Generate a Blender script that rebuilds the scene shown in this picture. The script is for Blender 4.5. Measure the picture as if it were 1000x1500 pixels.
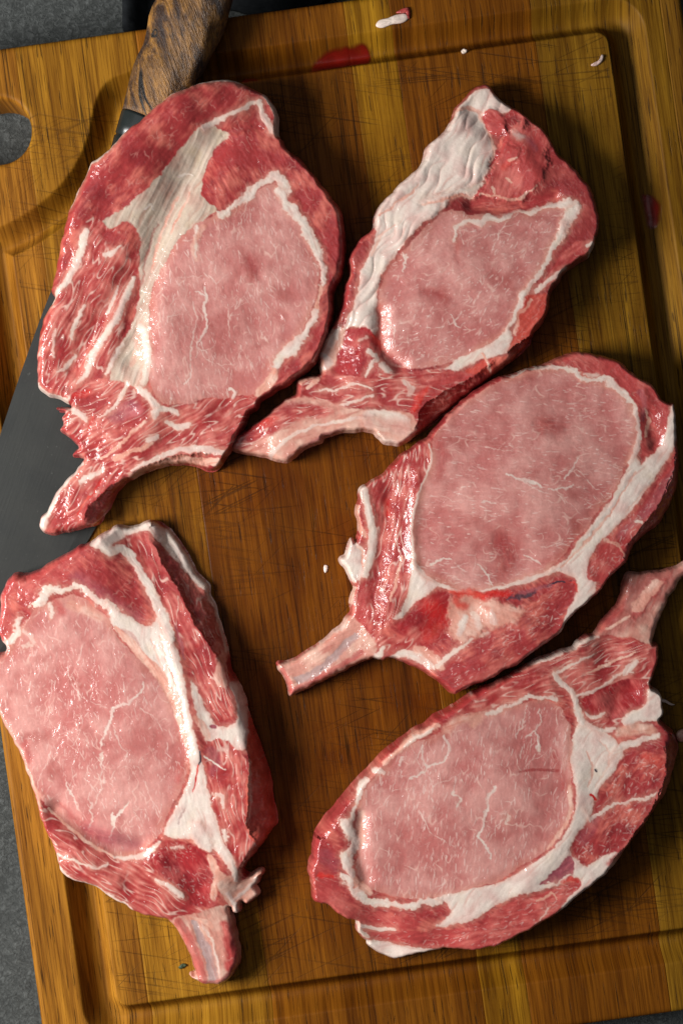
import bpy, math, random
import numpy as np
from mathutils import Vector

# ------------------------------------------------------------------ reset
for o in list(bpy.data.objects):
    bpy.data.objects.remove(o, do_unlink=True)
scene = bpy.context.scene
COL = scene.collection
random.seed(4)

# ------------------------------------------------------------------ camera, light, exposure
S = 0.00031                      # metres per plan unit on the board's top face (z = 0)
CAMH = 0.85
def W(x, y, z=0.0):              # plan units (x right, y down the board) -> metres
    return ((x - 500.0) * S, (750.0 - y) * S, z)

cam = bpy.data.cameras.new("camera")
cam_o = bpy.data.objects.new("camera", cam); COL.objects.link(cam_o)
cam_o.location = (0, 0, CAMH)
cam.sensor_fit = 'VERTICAL'; cam.sensor_height = 36.0
cam.lens = 36.0 * CAMH / (1500 * S)
cam.clip_start = 0.01; cam.clip_end = 20
cam.dof.use_dof = True; cam.dof.focus_distance = CAMH - 0.018; cam.dof.aperture_fstop = 8.0
scene.camera = cam_o

world = bpy.data.worlds.new("World"); scene.world = world
world.use_nodes = True
bg = world.node_tree.nodes["Background"]
bg.inputs[0].default_value = (0.80, 0.88, 1.0, 1); bg.inputs[1].default_value = 0.075

la = bpy.data.lights.new("window_light", 'AREA'); la.shape = 'RECTANGLE'
la.size = 0.34; la.size_y = 0.34; la.energy = 16.5; la.color = (1.0, 0.985, 0.965)
lo = bpy.data.objects.new("window_light", la); COL.objects.link(lo)
lo.location = (-0.72, -0.08, 0.52)
lo.rotation_euler = (Vector((0.02, -0.01, 0)) - Vector(lo.location)).to_track_quat('-Z', 'Y').to_euler()

lb = bpy.data.lights.new("skylight", 'AREA'); lb.shape = 'RECTANGLE'  # added overhead fill lamp, puts a soft wet sheen on the meat
lb.size = 0.60; lb.size_y = 0.90; lb.energy = 1.4; lb.color = (0.93, 0.97, 1.0)
lbo = bpy.data.objects.new("skylight", lb); COL.objects.link(lbo)
lbo.location = (-0.30, 0.22, 1.15)
lbo.rotation_euler = (Vector((0.02, -0.01, 0)) - Vector(lbo.location)).to_track_quat('-Z', 'Y').to_euler()

vs = scene.view_settings
vs.view_transform = 'Standard'; vs.look = 'None'; vs.gamma = 1.0; vs.exposure = 0.0
vs.use_curve_mapping = False

# ------------------------------------------------------------------ numpy noise
def _hash(ix, iy, seed):
    h = (ix.astype(np.int64) * 374761393 + iy.astype(np.int64) * 668265263 + seed * 1274126177) & 0xffffffff
    h = ((h ^ (h >> 13)) * 1274126177) & 0xffffffff
    return ((h ^ (h >> 16)) & 0xffff) / 65535.0
def noise(x, y, seed=0):
    ix = np.floor(x); iy = np.floor(y); fx = x - ix; fy = y - iy
    ux = fx * fx * fx * (fx * (fx * 6 - 15) + 10); uy = fy * fy * fy * (fy * (fy * 6 - 15) + 10)
    def g(dx, dy):
        a = _hash(ix + dx, iy + dy, seed) * 2 * np.pi
        return np.cos(a) * (fx - dx) + np.sin(a) * (fy - dy)
    a = g(0, 0); b = g(1, 0); c = g(0, 1); d = g(1, 1)
    return 1.5 * ((a * (1 - ux) + b * ux) * (1 - uy) + (c * (1 - ux) + d * ux) * uy)
def fbm(x, y, seed=0, o=3):
    r = 0; a = 1.0; t = 0
    for i in range(o):
        r = r + a * noise(x, y, seed + 17 * i); t += a; a *= 0.5; x = x * 2.03; y = y * 2.03
    return r / t * 1.3
def sm(a, b, x):
    t = np.clip((x - a) / (b - a), 0, 1); return t * t * (3 - 2 * t)
def mix(a, b, t):
    t = np.asarray(t)[..., None]
    return np.asarray(a) * (1 - t) + np.asarray(b) * t

def smooth_poly(P, n=4, closed=True):
    P = np.array(P, float); N = len(P); out = []
    rng = range(N if closed else N - 1)
    for i in rng:
        if closed: p0, p1, p2, p3 = P[i - 1], P[i], P[(i + 1) % N], P[(i + 2) % N]
        else: p0, p1, p2, p3 = P[max(i - 1, 0)], P[i], P[i + 1], P[min(i + 2, N - 1)]
        for k in range(n):
            t = k / n
            out.append(0.5 * (2 * p1 + (p2 - p0) * t + (2 * p0 - 5 * p1 + 4 * p2 - p3) * t * t + (3 * p1 - p0 - 3 * p2 + p3) * t ** 3))
    if not closed: out.append(P[-1])
    return np.array(out)

def sdf_poly(P, X, Y):
    d = np.full(X.shape, 1e18); s = np.zeros(X.shape, bool)
    N = len(P)
    for i in range(N):
        ax, ay = P[i]; bx, by = P[(i + 1) % N]
        ex, ey = bx - ax, by - ay; l2 = ex * ex + ey * ey
        if l2 < 1e-9: continue
        wx = X - ax; wy = Y - ay
        t = np.clip((wx * ex + wy * ey) / l2, 0, 1)
        dx = wx - ex * t; dy = wy - ey * t
        np.minimum(d, dx * dx + dy * dy, out=d)
        if ay != by:
            c = (ay > Y) != (by > Y)
            s ^= c & (X < ax + (Y - ay) * ex / ey)
    d = np.sqrt(d)
    return np.where(s, -d, d)

def dist_line(P, X, Y, w):
    """distance to an open polyline minus its (varying) half width"""
    d = np.full(X.shape, 1e9); N = len(P)
    w = np.interp(np.linspace(0, 1, N), np.linspace(0, 1, len(w)), w)
    for i in range(N - 1):
        ax, ay = P[i]; bx, by = P[i + 1]
        ex, ey = bx - ax, by - ay; l2 = ex * ex + ey * ey + 1e-9
        t = np.clip(((X - ax) * ex + (Y - ay) * ey) / l2, 0, 1)
        dd = np.hypot(X - ax - ex * t, Y - ay - ey * t) - 0.5 * (w[i] * (1 - t) + w[i + 1] * t)
        np.minimum(d, dd, out=d)
    return d

# ------------------------------------------------------------------ node helpers
def new_mat(name):
    m = bpy.data.materials.new(name); m.use_nodes = True
    nt = m.node_tree; b = nt.nodes["Principled BSDF"]
    return m, nt, b
def N(nt, t, **kw):
    n = nt.nodes.new(t)
    for k, v in kw.items(): setattr(n, k, v)
    return n
def L(nt, a, b): nt.links.new(a, b)
def ramp(nt, src, stops):
    r = N(nt, 'ShaderNodeValToRGB'); e = r.color_ramp.elements
    while len(e) < len(stops): e.new(0.5)
    for el, (p, c) in zip(e, stops):
        el.position = p; el.color = (c, c, c, 1) if not hasattr(c, '__len__') else (*c, 1)
    L(nt, src, r.inputs[0]); return r.outputs[0]
def mixc(nt, fac, a, b, mode='MIX'):
    m = N(nt, 'ShaderNodeMix', data_type='RGBA', blend_type=mode)
    for sock, v in ((m.inputs[0], fac), (m.inputs[6], a), (m.inputs[7], b)):
        if hasattr(v, 'is_output'): L(nt, v, sock)
        elif hasattr(v, '__len__'): sock.default_value = (*v, 1)
        else: sock.default_value = v
    return m.outputs[2]
def math_n(nt, op, a, b=None):
    m = N(nt, 'ShaderNodeMath', operation=op)
    for i, v in enumerate((a, b)):
        if v is None: continue
        if hasattr(v, 'is_output'): L(nt, v, m.inputs[i])
        else: m.inputs[i].default_value = v
    return m.outputs[0]
def coords(nt, rot=0.0, scale=(1, 1, 1), loc=(0, 0, 0)):
    tc = N(nt, 'ShaderNodeTexCoord'); r = N(nt, 'ShaderNodeMapping'); s = N(nt, 'ShaderNodeMapping')
    r.inputs['Rotation'].default_value = (0, 0, rot); s.inputs['Scale'].default_value = scale
    s.inputs['Location'].default_value = loc
    L(nt, tc.outputs['Object'], r.inputs[0]); L(nt, r.outputs[0], s.inputs[0]); return s.outputs[0]
def noise_n(nt, vec, scale, detail=4, rough=0.55, dist=0.0):
    n = N(nt, 'ShaderNodeTexNoise'); n.inputs['Scale'].default_value = scale
    n.inputs['Detail'].default_value = detail; n.inputs['Roughness'].default_value = rough
    n.inputs['Distortion'].default_value = dist
    L(nt, vec, n.inputs['Vector']); return n.outputs['Fac']
def bump_n(nt, h, strength, dist, prev=None):
    b = N(nt, 'ShaderNodeBump'); b.inputs['Strength'].default_value = strength; b.inputs['Distance'].default_value = dist
    L(nt, h, b.inputs['Height'])
    if prev is not None: L(nt, prev, b.inputs['Normal'])
    return b.outputs[0]

# ------------------------------------------------------------------ materials
TH = math.atan(0.14)             # the board lies turned by 8 degrees

def make_wood():
    m, nt, b = new_mat("oiled_wood")
    oi = N(nt, 'ShaderNodeObjectInfo')
    base = oi.outputs['Color']
    off = N(nt, 'ShaderNodeVectorMath', operation='SCALE'); L(nt, oi.outputs['Random'], off.inputs[3]); off.inputs[0].default_value = (3.1, 7.7, 5.3)
    def gc(scale):
        c = coords(nt, -TH, (1, 1, 1))
        a = N(nt, 'ShaderNodeVectorMath', operation='ADD'); L(nt, c, a.inputs[0]); L(nt, off.outputs[0], a.inputs[1])
        s = N(nt, 'ShaderNodeMapping'); s.inputs['Scale'].default_value = (scale[0], scale[1], 0); L(nt, a.outputs[0], s.inputs[0]); return s.outputs[0]
    broad = noise_n(nt, gc((1, 0.10, 1)), 42, 3, 0.5, 0.6)
    grain = noise_n(nt, gc((1, 0.040, 1)), 330, 6, 0.68, 0.25)
    fine = noise_n(nt, gc((1, 0.022, 1)), 1250, 3, 0.6)
    pores = noise_n(nt, gc((1, 0.045, 1)), 1050, 2, 0.55, 0.0)
    c1 = mixc(nt, ramp(nt, broad, [(0.28, 0.0), (0.72, 1.0)]), (0.66, 0.56, 0.42), (1.36, 1.35, 1.28))
    c2 = mixc(nt, ramp(nt, grain, [(0.33, 0.0), (0.66, 1.0)]), (0.62, 0.52, 0.40), (1.28, 1.28, 1.22))
    c = mixc(nt, 1.0, base, c1, 'MULTIPLY'); c = mixc(nt, 1.0, c, c2, 'MULTIPLY')
    c = mixc(nt, math_n(nt, 'MULTIPLY', ramp(nt, fine, [(0.40, 1.0), (0.52, 0.0)]), 0.62), c, mixc(nt, 1.0, c, (0.40, 0.33, 0.25), 'MULTIPLY'))
    pm = math_n(nt, 'MULTIPLY', ramp(nt, pores, [(0.32, 1.0), (0.365, 0.0)]), 0.7)
    c = mixc(nt, pm, c, (0.022, 0.011, 0.004))
    ck = noise_n(nt, gc((1, 0.014, 1)), 130, 2, 0.5, 0.3)
    cm = ramp(nt, math_n(nt, 'ABSOLUTE', math_n(nt, 'SUBTRACT', ck, 0.5)), [(0.003, 1.0), (0.010, 0.0)])
    cm = math_n(nt, 'MULTIPLY', cm, ramp(nt, noise_n(nt, gc((1, 0.25, 1)), 60, 2, 0.5), [(0.47, 0.0), (0.60, 0.8)]))
    c = mixc(nt, cm, c, (0.014, 0.007, 0.002))
    # juice-soaked, worn middle of the cutting face
    ctr = N(nt, 'ShaderNodeVectorMath', operation='DISTANCE')
    el = coords(nt, -TH, (1.0, 0.62, 0)); L(nt, el, ctr.inputs[0]); ctr.inputs[1].default_value = (0.0, -0.010, 0)
    wob = noise_n(nt, coords(nt), 16, 4, 0.6)
    dd = math_n(nt, 'ADD', ctr.outputs['Value'], math_n(nt, 'MULTIPLY', math_n(nt, 'SUBTRACT', wob, 0.5), 0.09))
    stain = ramp(nt, dd, [(0.075, 1.0), (0.150, 0.0)])
    blot = ramp(nt, noise_n(nt, coords(nt), 30, 5, 0.6), [(0.42, 0.15), (0.66, 1.0)])
    stain_f = math_n(nt, 'MULTIPLY', math_n(nt, 'MULTIPLY', stain, math_n(nt, 'ADD', math_n(nt, 'MULTIPLY', blot, 0.45), 0.55)), 1.0)
    c = mixc(nt, stain_f, c, mixc(nt, 1.0, c, (0.60, 0.42, 0.24), 'MULTIPLY'))
    # knife cuts
    cuts = None
    for ang, ln, sc, th in ((1.48, 0.010, 950, 0.725), (1.12, 0.014, 900, 0.745), (1.72, 0.010, 1000, 0.725), (0.75, .016, 900, .765)):
        cn = noise_n(nt, coords(nt, ang, (1, ln, 0), (ang * 3, ang, 0)), sc, 0, 0.3, 0.0)
        k = ramp(nt, cn, [(th - 0.02, 0.0), (th + 0.015, 1.0)])
        cuts = k if cuts is None else math_n(nt, 'MAXIMUM', cuts, k)
    fa = N(nt, 'ShaderNodeAttribute', attribute_name='cutface'); worn = ramp(nt, noise_n(nt, coords(nt), 22, 3, 0.6), [(0.40, 0.12), (0.62, 1.0)])
    cuts = math_n(nt, 'MULTIPLY', cuts, math_n(nt, 'MULTIPLY', fa.outputs['Fac'], worn))
    c = mixc(nt, math_n(nt, 'MULTIPLY', cuts, 0.55), c, (0.016, 0.007, 0.003))
    L(nt, c, b.inputs['Base Color'])
    r = ramp(nt, grain, [(0.3, 0.62), (0.75, 0.40)])
    r = math_n(nt, 'SUBTRACT', r, math_n(nt, 'MULTIPLY', stain_f, 0.08))
    L(nt, r, b.inputs['Roughness']); b.inputs['Specular IOR Level'].default_value = 0.07
    h = math_n(nt, 'SUBTRACT', math_n(nt, 'MULTIPLY', grain, 0.5), math_n(nt, 'ADD', math_n(nt, 'MULTIPLY', pm, 0.6), math_n(nt, 'MULTIPLY', cuts, 0.4)))
    L(nt, bump_n(nt, h, 0.8, 0.00045), b.inputs['Normal'])
    return m

def make_meat():
    m, nt, b = new_mat("raw_pork")
    at = N(nt, 'ShaderNodeAttribute', attribute_name='tissue')
    wt = N(nt, 'ShaderNodeAttribute', attribute_name='gloss')
    f1 = noise_n(nt, coords(nt), 1500, 3, 0.6); f2 = noise_n(nt, coords(nt), 420, 4, 0.6)
    c = mixc(nt, 1.0, at.outputs['Color'], mixc(nt, ramp(nt, f1, [(0.3, 0.0), (0.7, 1.0)]), (0.96, 0.95, 0.95), (1.03, 1.04, 1.04)), 'MULTIPLY')
    L(nt, c, b.inputs['Base Color'])
    r = math_n(nt, 'ADD', math_n(nt, 'MULTIPLY', f2, 0.20), math_n(nt, 'SUBTRACT', 0.36, math_n(nt, 'MULTIPLY', wt.outputs['Fac'], 0.22)))
    L(nt, r, b.inputs['Roughness']); b.inputs['Specular IOR Level'].default_value = 0.10
    L(nt, math_n(nt, 'ADD', math_n(nt, 'MULTIPLY', wt.outputs['Fac'], 0.45), 0.35), b.inputs['Coat Weight'])
    b.inputs['Coat Roughness'].default_value = 0.15
    w1 = noise_n(nt, coords(nt), 200, 3, 0.5, 0.5); w2 = noise_n(nt, coords(nt), 620, 2, 0.5)
    h = math_n(nt, 'ADD', w1, math_n(nt, 'MULTIPLY', w2, 0.30))
    L(nt, bump_n(nt, h, 0.20, 0.0008), b.inputs['Normal']); L(nt, bump_n(nt, h, 0.75, 0.0014), b.inputs['Coat Normal'])
    return m

def make_simple(name, color, rough, metal=0.0, var=0.25, scale=60, bump=0.0, spec=0.5, det=5):
    m, nt, b = new_mat(name)
    n = noise_n(nt, coords(nt), scale, det, 0.6)
    lo_ = tuple(v * (1 - var) for v in color); hi = tuple(v * (1 + var) for v in color)
    L(nt, mixc(nt, ramp(nt, n, [(0.3, 0.0), (0.7, 1.0)]), lo_, hi), b.inputs['Base Color'])
    b.inputs['Roughness'].default_value = rough; b.inputs['Metallic'].default_value = metal
    b.inputs['Specular IOR Level'].default_value = spec
    if bump: L(nt, bump_n(nt, n, bump, 0.001), b.inputs['Normal'])
    return m

def make_blade():
    m, nt, b = new_mat("patinated_steel")
    n = noise_n(nt, coords(nt), 26, 6, 0.62, 0.4); sp = noise_n(nt, coords(nt), 700, 2, 0.5); st = noise_n(nt, coords(nt, 0.35, (1, 0.04, 1)), 900, 2, .6)
    c = mixc(nt, ramp(nt, n, [(0.32, 0.0), (0.7, 1.0)]), (0.018, 0.019, 0.018), (0.050, 0.050, 0.045))
    c = mixc(nt, math_n(nt, 'MULTIPLY', ramp(nt, sp, [(0.70, 0.0), (0.76, 1.0)]), 0.15), c, (0.25, 0.25, 0.23))
    L(nt, c, b.inputs['Base Color']); b.inputs['Metallic'].default_value = 0.55
    L(nt, ramp(nt, n, [(0.3, 0.46), (0.7, 0.28)]), b.inputs['Roughness'])
    L(nt, bump_n(nt, st, 0.15, 0.0002), b.inputs['Normal'])
    return m

def make_handle():
    m, nt, b = new_mat("spalted_wood")
    ax = math.radians(-19)
    v = coords(nt, ax, (1, 0.28, 1)); v2 = coords(nt, ax, (1, 0.07, 1))
    n = noise_n(nt, v, 130, 8, 0.72, 0.5); g = noise_n(nt, v2, 900, 4, 0.7, 0.1); d = noise_n(nt, v, 85, 7, 0.68, 0.7)
    c = mixc(nt, ramp(nt, n, [(0.42, 0.0), (0.62, 1.0)]), (0.024, 0.010, 0.004), (0.36, 0.165, 0.028))
    c = mixc(nt, ramp(nt, g, [(0.35, 0.65), (0.6, 0.0)]), c, (0.060, 0.024, 0.010))
    c = mixc(nt, ramp(nt, d, [(0.50, 0.0), (0.60, 0.9)]), c, (0.020, 0.010, 0.008))
    # black zone line of the spalting
    z = noise_n(nt, coords(nt, ax, (1, 0.5, 1), (0.11, 0.07, 0)), 34, 2, 0.5, 0.8)
    zl = ramp(nt, math_n(nt, 'ABSOLUTE', math_n(nt, 'SUBTRACT', z, 0.56)), [(0.004, 1.0), (0.010, 0.0)])
    c = mixc(nt, zl, c, (0.006, 0.004, 0.003))
    L(nt, c, b.inputs['Base Color']); b.inputs['Roughness'].default_value = 0.5
    L(nt, bump_n(nt, math_n(nt, 'ADD', g, n), 0.9, 0.0012), b.inputs['Normal'])
    return m

def make_ground():  # rough grey slab
    m, nt, b = new_mat("grey_felted_stone")
    n = noise_n(nt, coords(nt), 9, 6, 0.65); f = noise_n(nt, coords(nt), 420, 6, 0.72, 1.2)
    c = mixc(nt, ramp(nt, n, [(0.3, 0.0), (0.7, 1.0)]), (0.020, 0.023, 0.021), (0.040, 0.044, 0.041))
    c = mixc(nt, ramp(nt, f, [(0.46, 0.0), (0.70, 1.0)]), c, (0.100, 0.107, 0.103))
    c = mixc(nt, ramp(nt, f, [(0.30, 0.8), (0.46, 0.0)]), c, (0.018, 0.020, 0.020))
    L(nt, c, b.inputs['Base Color']); b.inputs['Roughness'].default_value = 0.8
    L(nt, bump_n(nt, f, 0.8, 0.002), b.inputs['Normal'])
    return m

WOOD = make_wood(); MEAT = make_meat(); BLADE = make_blade(); HANDLE = make_handle(); GROUND = make_ground()
FERRULE = make_simple("black_polished_horn", (0.012, 0.015, 0.014), 0.26, 0, 0.3, 90)
BLOOD = make_simple("meat_juice", (0.150, 0.006, 0.003), 0.30, 0, 0.35, 90, 0, 0.25)
_nt = BLOOD.node_tree; _a = N(_nt, 'ShaderNodeAttribute', attribute_name='thick'); L(_nt, _a.outputs['Fac'], _nt.nodes["Principled BSDF"].inputs['Alpha'])
CLOTH = make_simple("black_cloth", (0.008, 0.009, 0.010), 0.95, 0, 0.4, 300, 0.3, .1)
HERB = make_simple("dark_herb", (0.020, 0.035, 0.010), 0.6, 0, 0.3, 400)

# ------------------------------------------------------------------ object helpers
def tag(o, label, cat, group=None):
    o['label'] = label; o['category'] = cat
    if group: o['group'] = group
def empty(name, loc=(0, 0, 0)):
    o = bpy.data.objects.new(name, None); o.location = loc; o.empty_display_size = 0.01
    COL.objects.link(o); return o
def link(name, me, mat, parent=None):
    o = bpy.data.objects.new(name, me); me.materials.append(mat); COL.objects.link(o)
    if parent is not None:
        o.parent = parent
        o.matrix_parent_inverse = parent.matrix_basis.inverted()
    return o
def pydata(name, V, F, mat, parent=None, smooth=True):
    me = bpy.data.meshes.new(name); me.from_pydata([tuple(v) for v in V], [], F)
    if smooth: me.polygons.foreach_set('use_smooth', [True] * len(me.polygons))
    me.update(); return link(name, me, mat, parent)

def quads_mesh(name, V, Q, mat, parent, normals=None, attrs=None):
    """V (n,3), Q (m,4) index arrays; keeps only the used vertices"""
    used = np.unique(Q); remap = np.full(len(V), -1, np.int64); remap[used] = np.arange(len(used))
    Q = remap[Q]; V = V[used]
    me = bpy.data.meshes.new(name)
    me.vertices.add(len(V)); me.vertices.foreach_set('co', V.astype(np.float32).ravel())
    me.loops.add(Q.size); me.loops.foreach_set('vertex_index', Q.astype(np.int32).ravel())
    me.polygons.add(len(Q)); me.polygons.foreach_set('loop_start', np.arange(0, Q.size, 4, dtype=np.int32))
    me.polygons.foreach_set('use_smooth', np.ones(len(Q), bool))
    me.update(calc_edges=True)
    if attrs:
        for k, a in attrs.items():
            a = a[used]
            if a.ndim == 2:
                at = me.attributes.new(k, 'FLOAT_COLOR', 'POINT'); at.data.foreach_set('color', np.c_[a, np.ones(len(a))].astype(np.float32).ravel())
            else:
                at = me.attributes.new(k, 'FLOAT', 'POINT'); at.data.foreach_set('value', a.astype(np.float32))
    if normals is not None:
        me.normals_split_custom_set_from_vertices(normals[used].astype(np.float32))
    return link(name, me, mat, parent)

def vertex_normals(V, Q):
    a = V[Q[:, 2]] - V[Q[:, 0]]; b = V[Q[:, 3]] - V[Q[:, 1]]
    fn = np.cross(a, b); n = np.zeros_like(V)
    for k in range(4): 
        for c in range(3): n[:, c] += np.bincount(Q[:, k], fn[:, c], len(V))
    return n / (np.linalg.norm(n, axis=1, keepdims=True) + 1e-12)

def grid_with_skirt(X, Y, sd, zfun, rings, cell_label, to_world):
    """grid of plan points X,Y (rows down, columns right); sd < 0 inside. Border vertices are moved onto
    the outline; rings = [(outward plan offset, z-function(ztop, zbottom_fraction))]. Returns V, Q, labels, src"""
    h, w = X.shape
    gy, gx = np.gradient(sd)
    # physical gradient on a possibly uneven grid
    dxs = np.gradient(X, axis=1); dys = np.gradient(Y, axis=0)
    gx = gx / np.where(np.abs(dxs) < 1e-6, 1, dxs); gy = gy / np.where(np.abs(dys) < 1e-6, 1, dys)
    gl = np.hypot(gx, gy) + 1e-6; gx /= gl; gy /= gl
    cs = 0.25 * (sd[:-1, :-1] + sd[1:, :-1] + sd[:-1, 1:] + sd[1:, 1:])
    keep = cs < 0
    idx = np.arange(h * w).reshape(h, w)
    # quad oriented upward (y runs down in plan): a, c, d, b
    Q = np.stack([idx[:-1, :-1], idx[1:, :-1], idx[1:, 1:], idx[:-1, 1:]], -1)[keep]
    lab = cell_label[keep]
    E = np.concatenate([Q[:, [0, 1]], Q[:, [1, 2]], Q[:, [2, 3]], Q[:, [3, 0]]]); EL = np.tile(lab, 4)
    key = E[:, 0].astype(np.int64) * (h * w) + E[:, 1]; rkey = E[:, 1].astype(np.int64) * (h * w) + E[:, 0]
    bmask = ~np.isin(key, rkey); BE = E[bmask]; BL = EL[bmask]
    bv = np.unique(BE)
    Xf = X.ravel().copy(); Yf = Y.ravel().copy(); sf = sd.ravel(); gxf = gx.ravel(); gyf = gy.ravel()
    Xf[bv] -= gxf[bv] * sf[bv]; Yf[bv] -= gyf[bv] * sf[bv]
    sn = sd.ravel().copy(); sn[bv] = 0.0
    z, zb = zfun(Xf, Yf, sn)
    Vs = [np.stack(to_world(Xf, Yf, z), -1)]; src = [np.arange(h * w)]
    Qs = [Q]; Ls = [lab]
    n0 = h * w; pos = np.full(h * w, -1); pos[bv] = np.arange(len(bv)); prev = bv.copy()
    zt = z[bv]; zbb = zb[bv]
    prev_ids = bv
    for off, fz in rings:
        x = Xf[bv] + gxf[bv] * off; y = Yf[bv] + gyf[bv] * off; zz = zbb + (zt - zbb) * fz
        Vs.append(np.stack(to_world(x, y, zz), -1)); src.append(bv)
        ids = n0 + np.arange(len(bv)); n0 += len(bv)
        a = pos[BE[:, 0]]; b = pos[BE[:, 1]]
        Qs.append(np.stack([prev_ids[b], prev_ids[a], ids[a], ids[b]], -1)); Ls.append(BL)
        prev_ids = ids
    V = np.concatenate(Vs); Q = np.concatenate(Qs); Lb = np.concatenate(Ls); src = np.concatenate(src)
    # outline of the underside for a closing face
    nxt = {int(prev_ids[pos[a]]): int(prev_ids[pos[b]]) for a, b in BE}
    return V, Q, Lb, src, nxt

# ------------------------------------------------------------------ ground
GZ = -0.0345
ground = pydata("tabletop", [(-1.5, -1.5, GZ), (1.5, -1.5, GZ), (1.5, 1.5, GZ), (-1.5, 1.5, GZ)], [(0, 1, 2, 3)], GROUND, None, False)
ground['kind'] = 'structure'

# ------------------------------------------------------------------ cutting board
ct, st_ = math.cos(TH), math.sin(TH)
def uv2p(u, v): return u * ct + v * st_, -u * st_ + v * ct
def rrect(u, v, u0, u1, v0, v1, r):
    qx = np.abs(u - (u0 + u1) / 2) - (u1 - u0) / 2 + r; qy = np.abs(v - (v0 + v1) / 2) - (v1 - v0) / 2 + r
    return np.hypot(np.maximum(qx, 0), np.maximum(qy, 0)) + np.minimum(np.maximum(qx, qy), 0) - r
BUMP = smooth_poly([(-260, 352), (-120, 352), (-50, 347), (0, 332), (40, 311), (75, 284), (100, 256), (118, 226), (129, 197), (135, 168), (141, 145), (152, 124), (168, 112), (190, 104), (212, 85), (215, 20), (150, -80), (-260, -60)], 4)
U0, U1, V0, V1 = -148, 988, 70, 1606
def spans(segs):
    out = []
    for a, b, s in segs: out += list(np.arange(a, b - 1e-6, s))
    out.append(segs[-1][1]); return np.array(out)
PLB = [12, 190, 497, 563, 768, 956]
us = spans([(-152, 80, 1.7), (80, 260, 1.9), (260, 862, 13), (862, 992, 2.0)])
vs_ = spans([(66, 430, 1.8), (430, 1470, 16), (1470, 1610, 2.2)])
us = np.unique(np.round(np.concatenate([us] + [[p - 1.6, p - 0.7, p, p + 0.7, p + 1.6] for p in PLB]), 2))
UU, VV = np.meshgrid(us, vs_)
PX, PY = uv2p(UU, VV)
def hole_sdf(x, y):
    ax, ay, bx, by = -2, 192, -90, 205
    t = np.clip(((x - ax) * (bx - ax) + (y - ay) * (by - ay)) / ((bx - ax) ** 2 + (by - ay) ** 2), 0, 1)
    return np.hypot(x - ax - (bx - ax) * t, y - ay - (by - ay) * t) - 48
def board_sdf(u, v):
    x, y = uv2p(u, v); return np.maximum(rrect(u, v, U0, U1, V0, V1, 30), -hole_sdf(x, y))
def board_z(u, v, sn=None):
    x, y = uv2p(u, v)
    sb = np.full(u.shape, 1e3); near = (u < 330) & (v < 520)
    sb[near] = sdf_poly(BUMP, x[near], y[near])
    so = np.maximum(rrect(u, v, -85, 930, 121, 1534, 52), -sb)        # outer lip of the juice groove
    si = np.maximum(rrect(u, v, -34, 874, 168, 1485, 18), -(sb - 47))   # edge of the cutting face
    ti = np.clip(si / 17.0, 0, 1); to = np.clip(-so / 30.0, 0, 1)
    fi = np.sin(0.5 * np.pi * ti); fo = np.sin(0.5 * np.pi * to) ** 1.15
    z = -0.0088 * np.minimum(fi, fo) * ((si > 0) & (so < 0))
    e = np.minimum(-(board_sdf(u, v) if sn is None else sn), 9.0)
    z = z - 0.0022 * (1 - np.sqrt(np.maximum(0, 1 - (1 - np.clip(e / 9, 0, 1)) ** 2)))
    for p in PLB: z = z - 0.00022 * np.clip(1 - np.abs(u - p) / 1.2, 0, 1)
    return z, np.full(u.shape, -0.034)
sdb = board_sdf(UU, VV)
ucell = 0.5 * (us[:-1] + us[1:]); cl = np.searchsorted(np.array(PLB), ucell)
CL = np.broadcast_to(cl, (len(vs_) - 1, len(us) - 1))
def tw_board(u, v, z):
    x, y = uv2p(u, v); return (x - 500) * S, (750 - y) * S, z
V, Q, Lb, src, nxt = grid_with_skirt(UU, VV, sdb, board_z, [(0.5, 0.9), (0.5, 0.1), (-6, 0.0)], CL, tw_board)
board = empty("cutting_board", W(420, 800, -0.034))
tag(board, "oiled wooden cutting board of glued planks with juice groove and hand hole", "cutting board")
uV = (V[:, 0] / S + 500) * ct - (750 - V[:, 1] / S) * st_; vV = (V[:, 0] / S + 500) * st_ + (750 - V[:, 1] / S) * ct
CUTF = sm(-2, -8, rrect(uV, vV, -34, 874, 168, 1485, 14))
VN = vertex_normals(V, Q)
PCOL = [(0.245, 0.108, 0.013), (0.232, 0.112, 0.011), (0.160, 0.059, 0.005), (0.230, 0.115, 0.008), (0.142, 0.050, 0.004), (0.172, 0.088, 0.008), (0.178, 0.088, 0.011)]
for i, c in enumerate(PCOL):
    sel = Lb == i
    if not sel.any(): continue
    o = quads_mesh("plank", V, Q[sel], WOOD, board, VN, {"cutface": CUTF}); o.color = (*c, 1)
# underside
under = [uv2p(u, v) for u, v in ((U0 + 8, V0 + 8), (U1 - 8, V0 + 8), (U1 - 8, V1 - 8), (U0 + 8, V1 - 8))]

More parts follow.
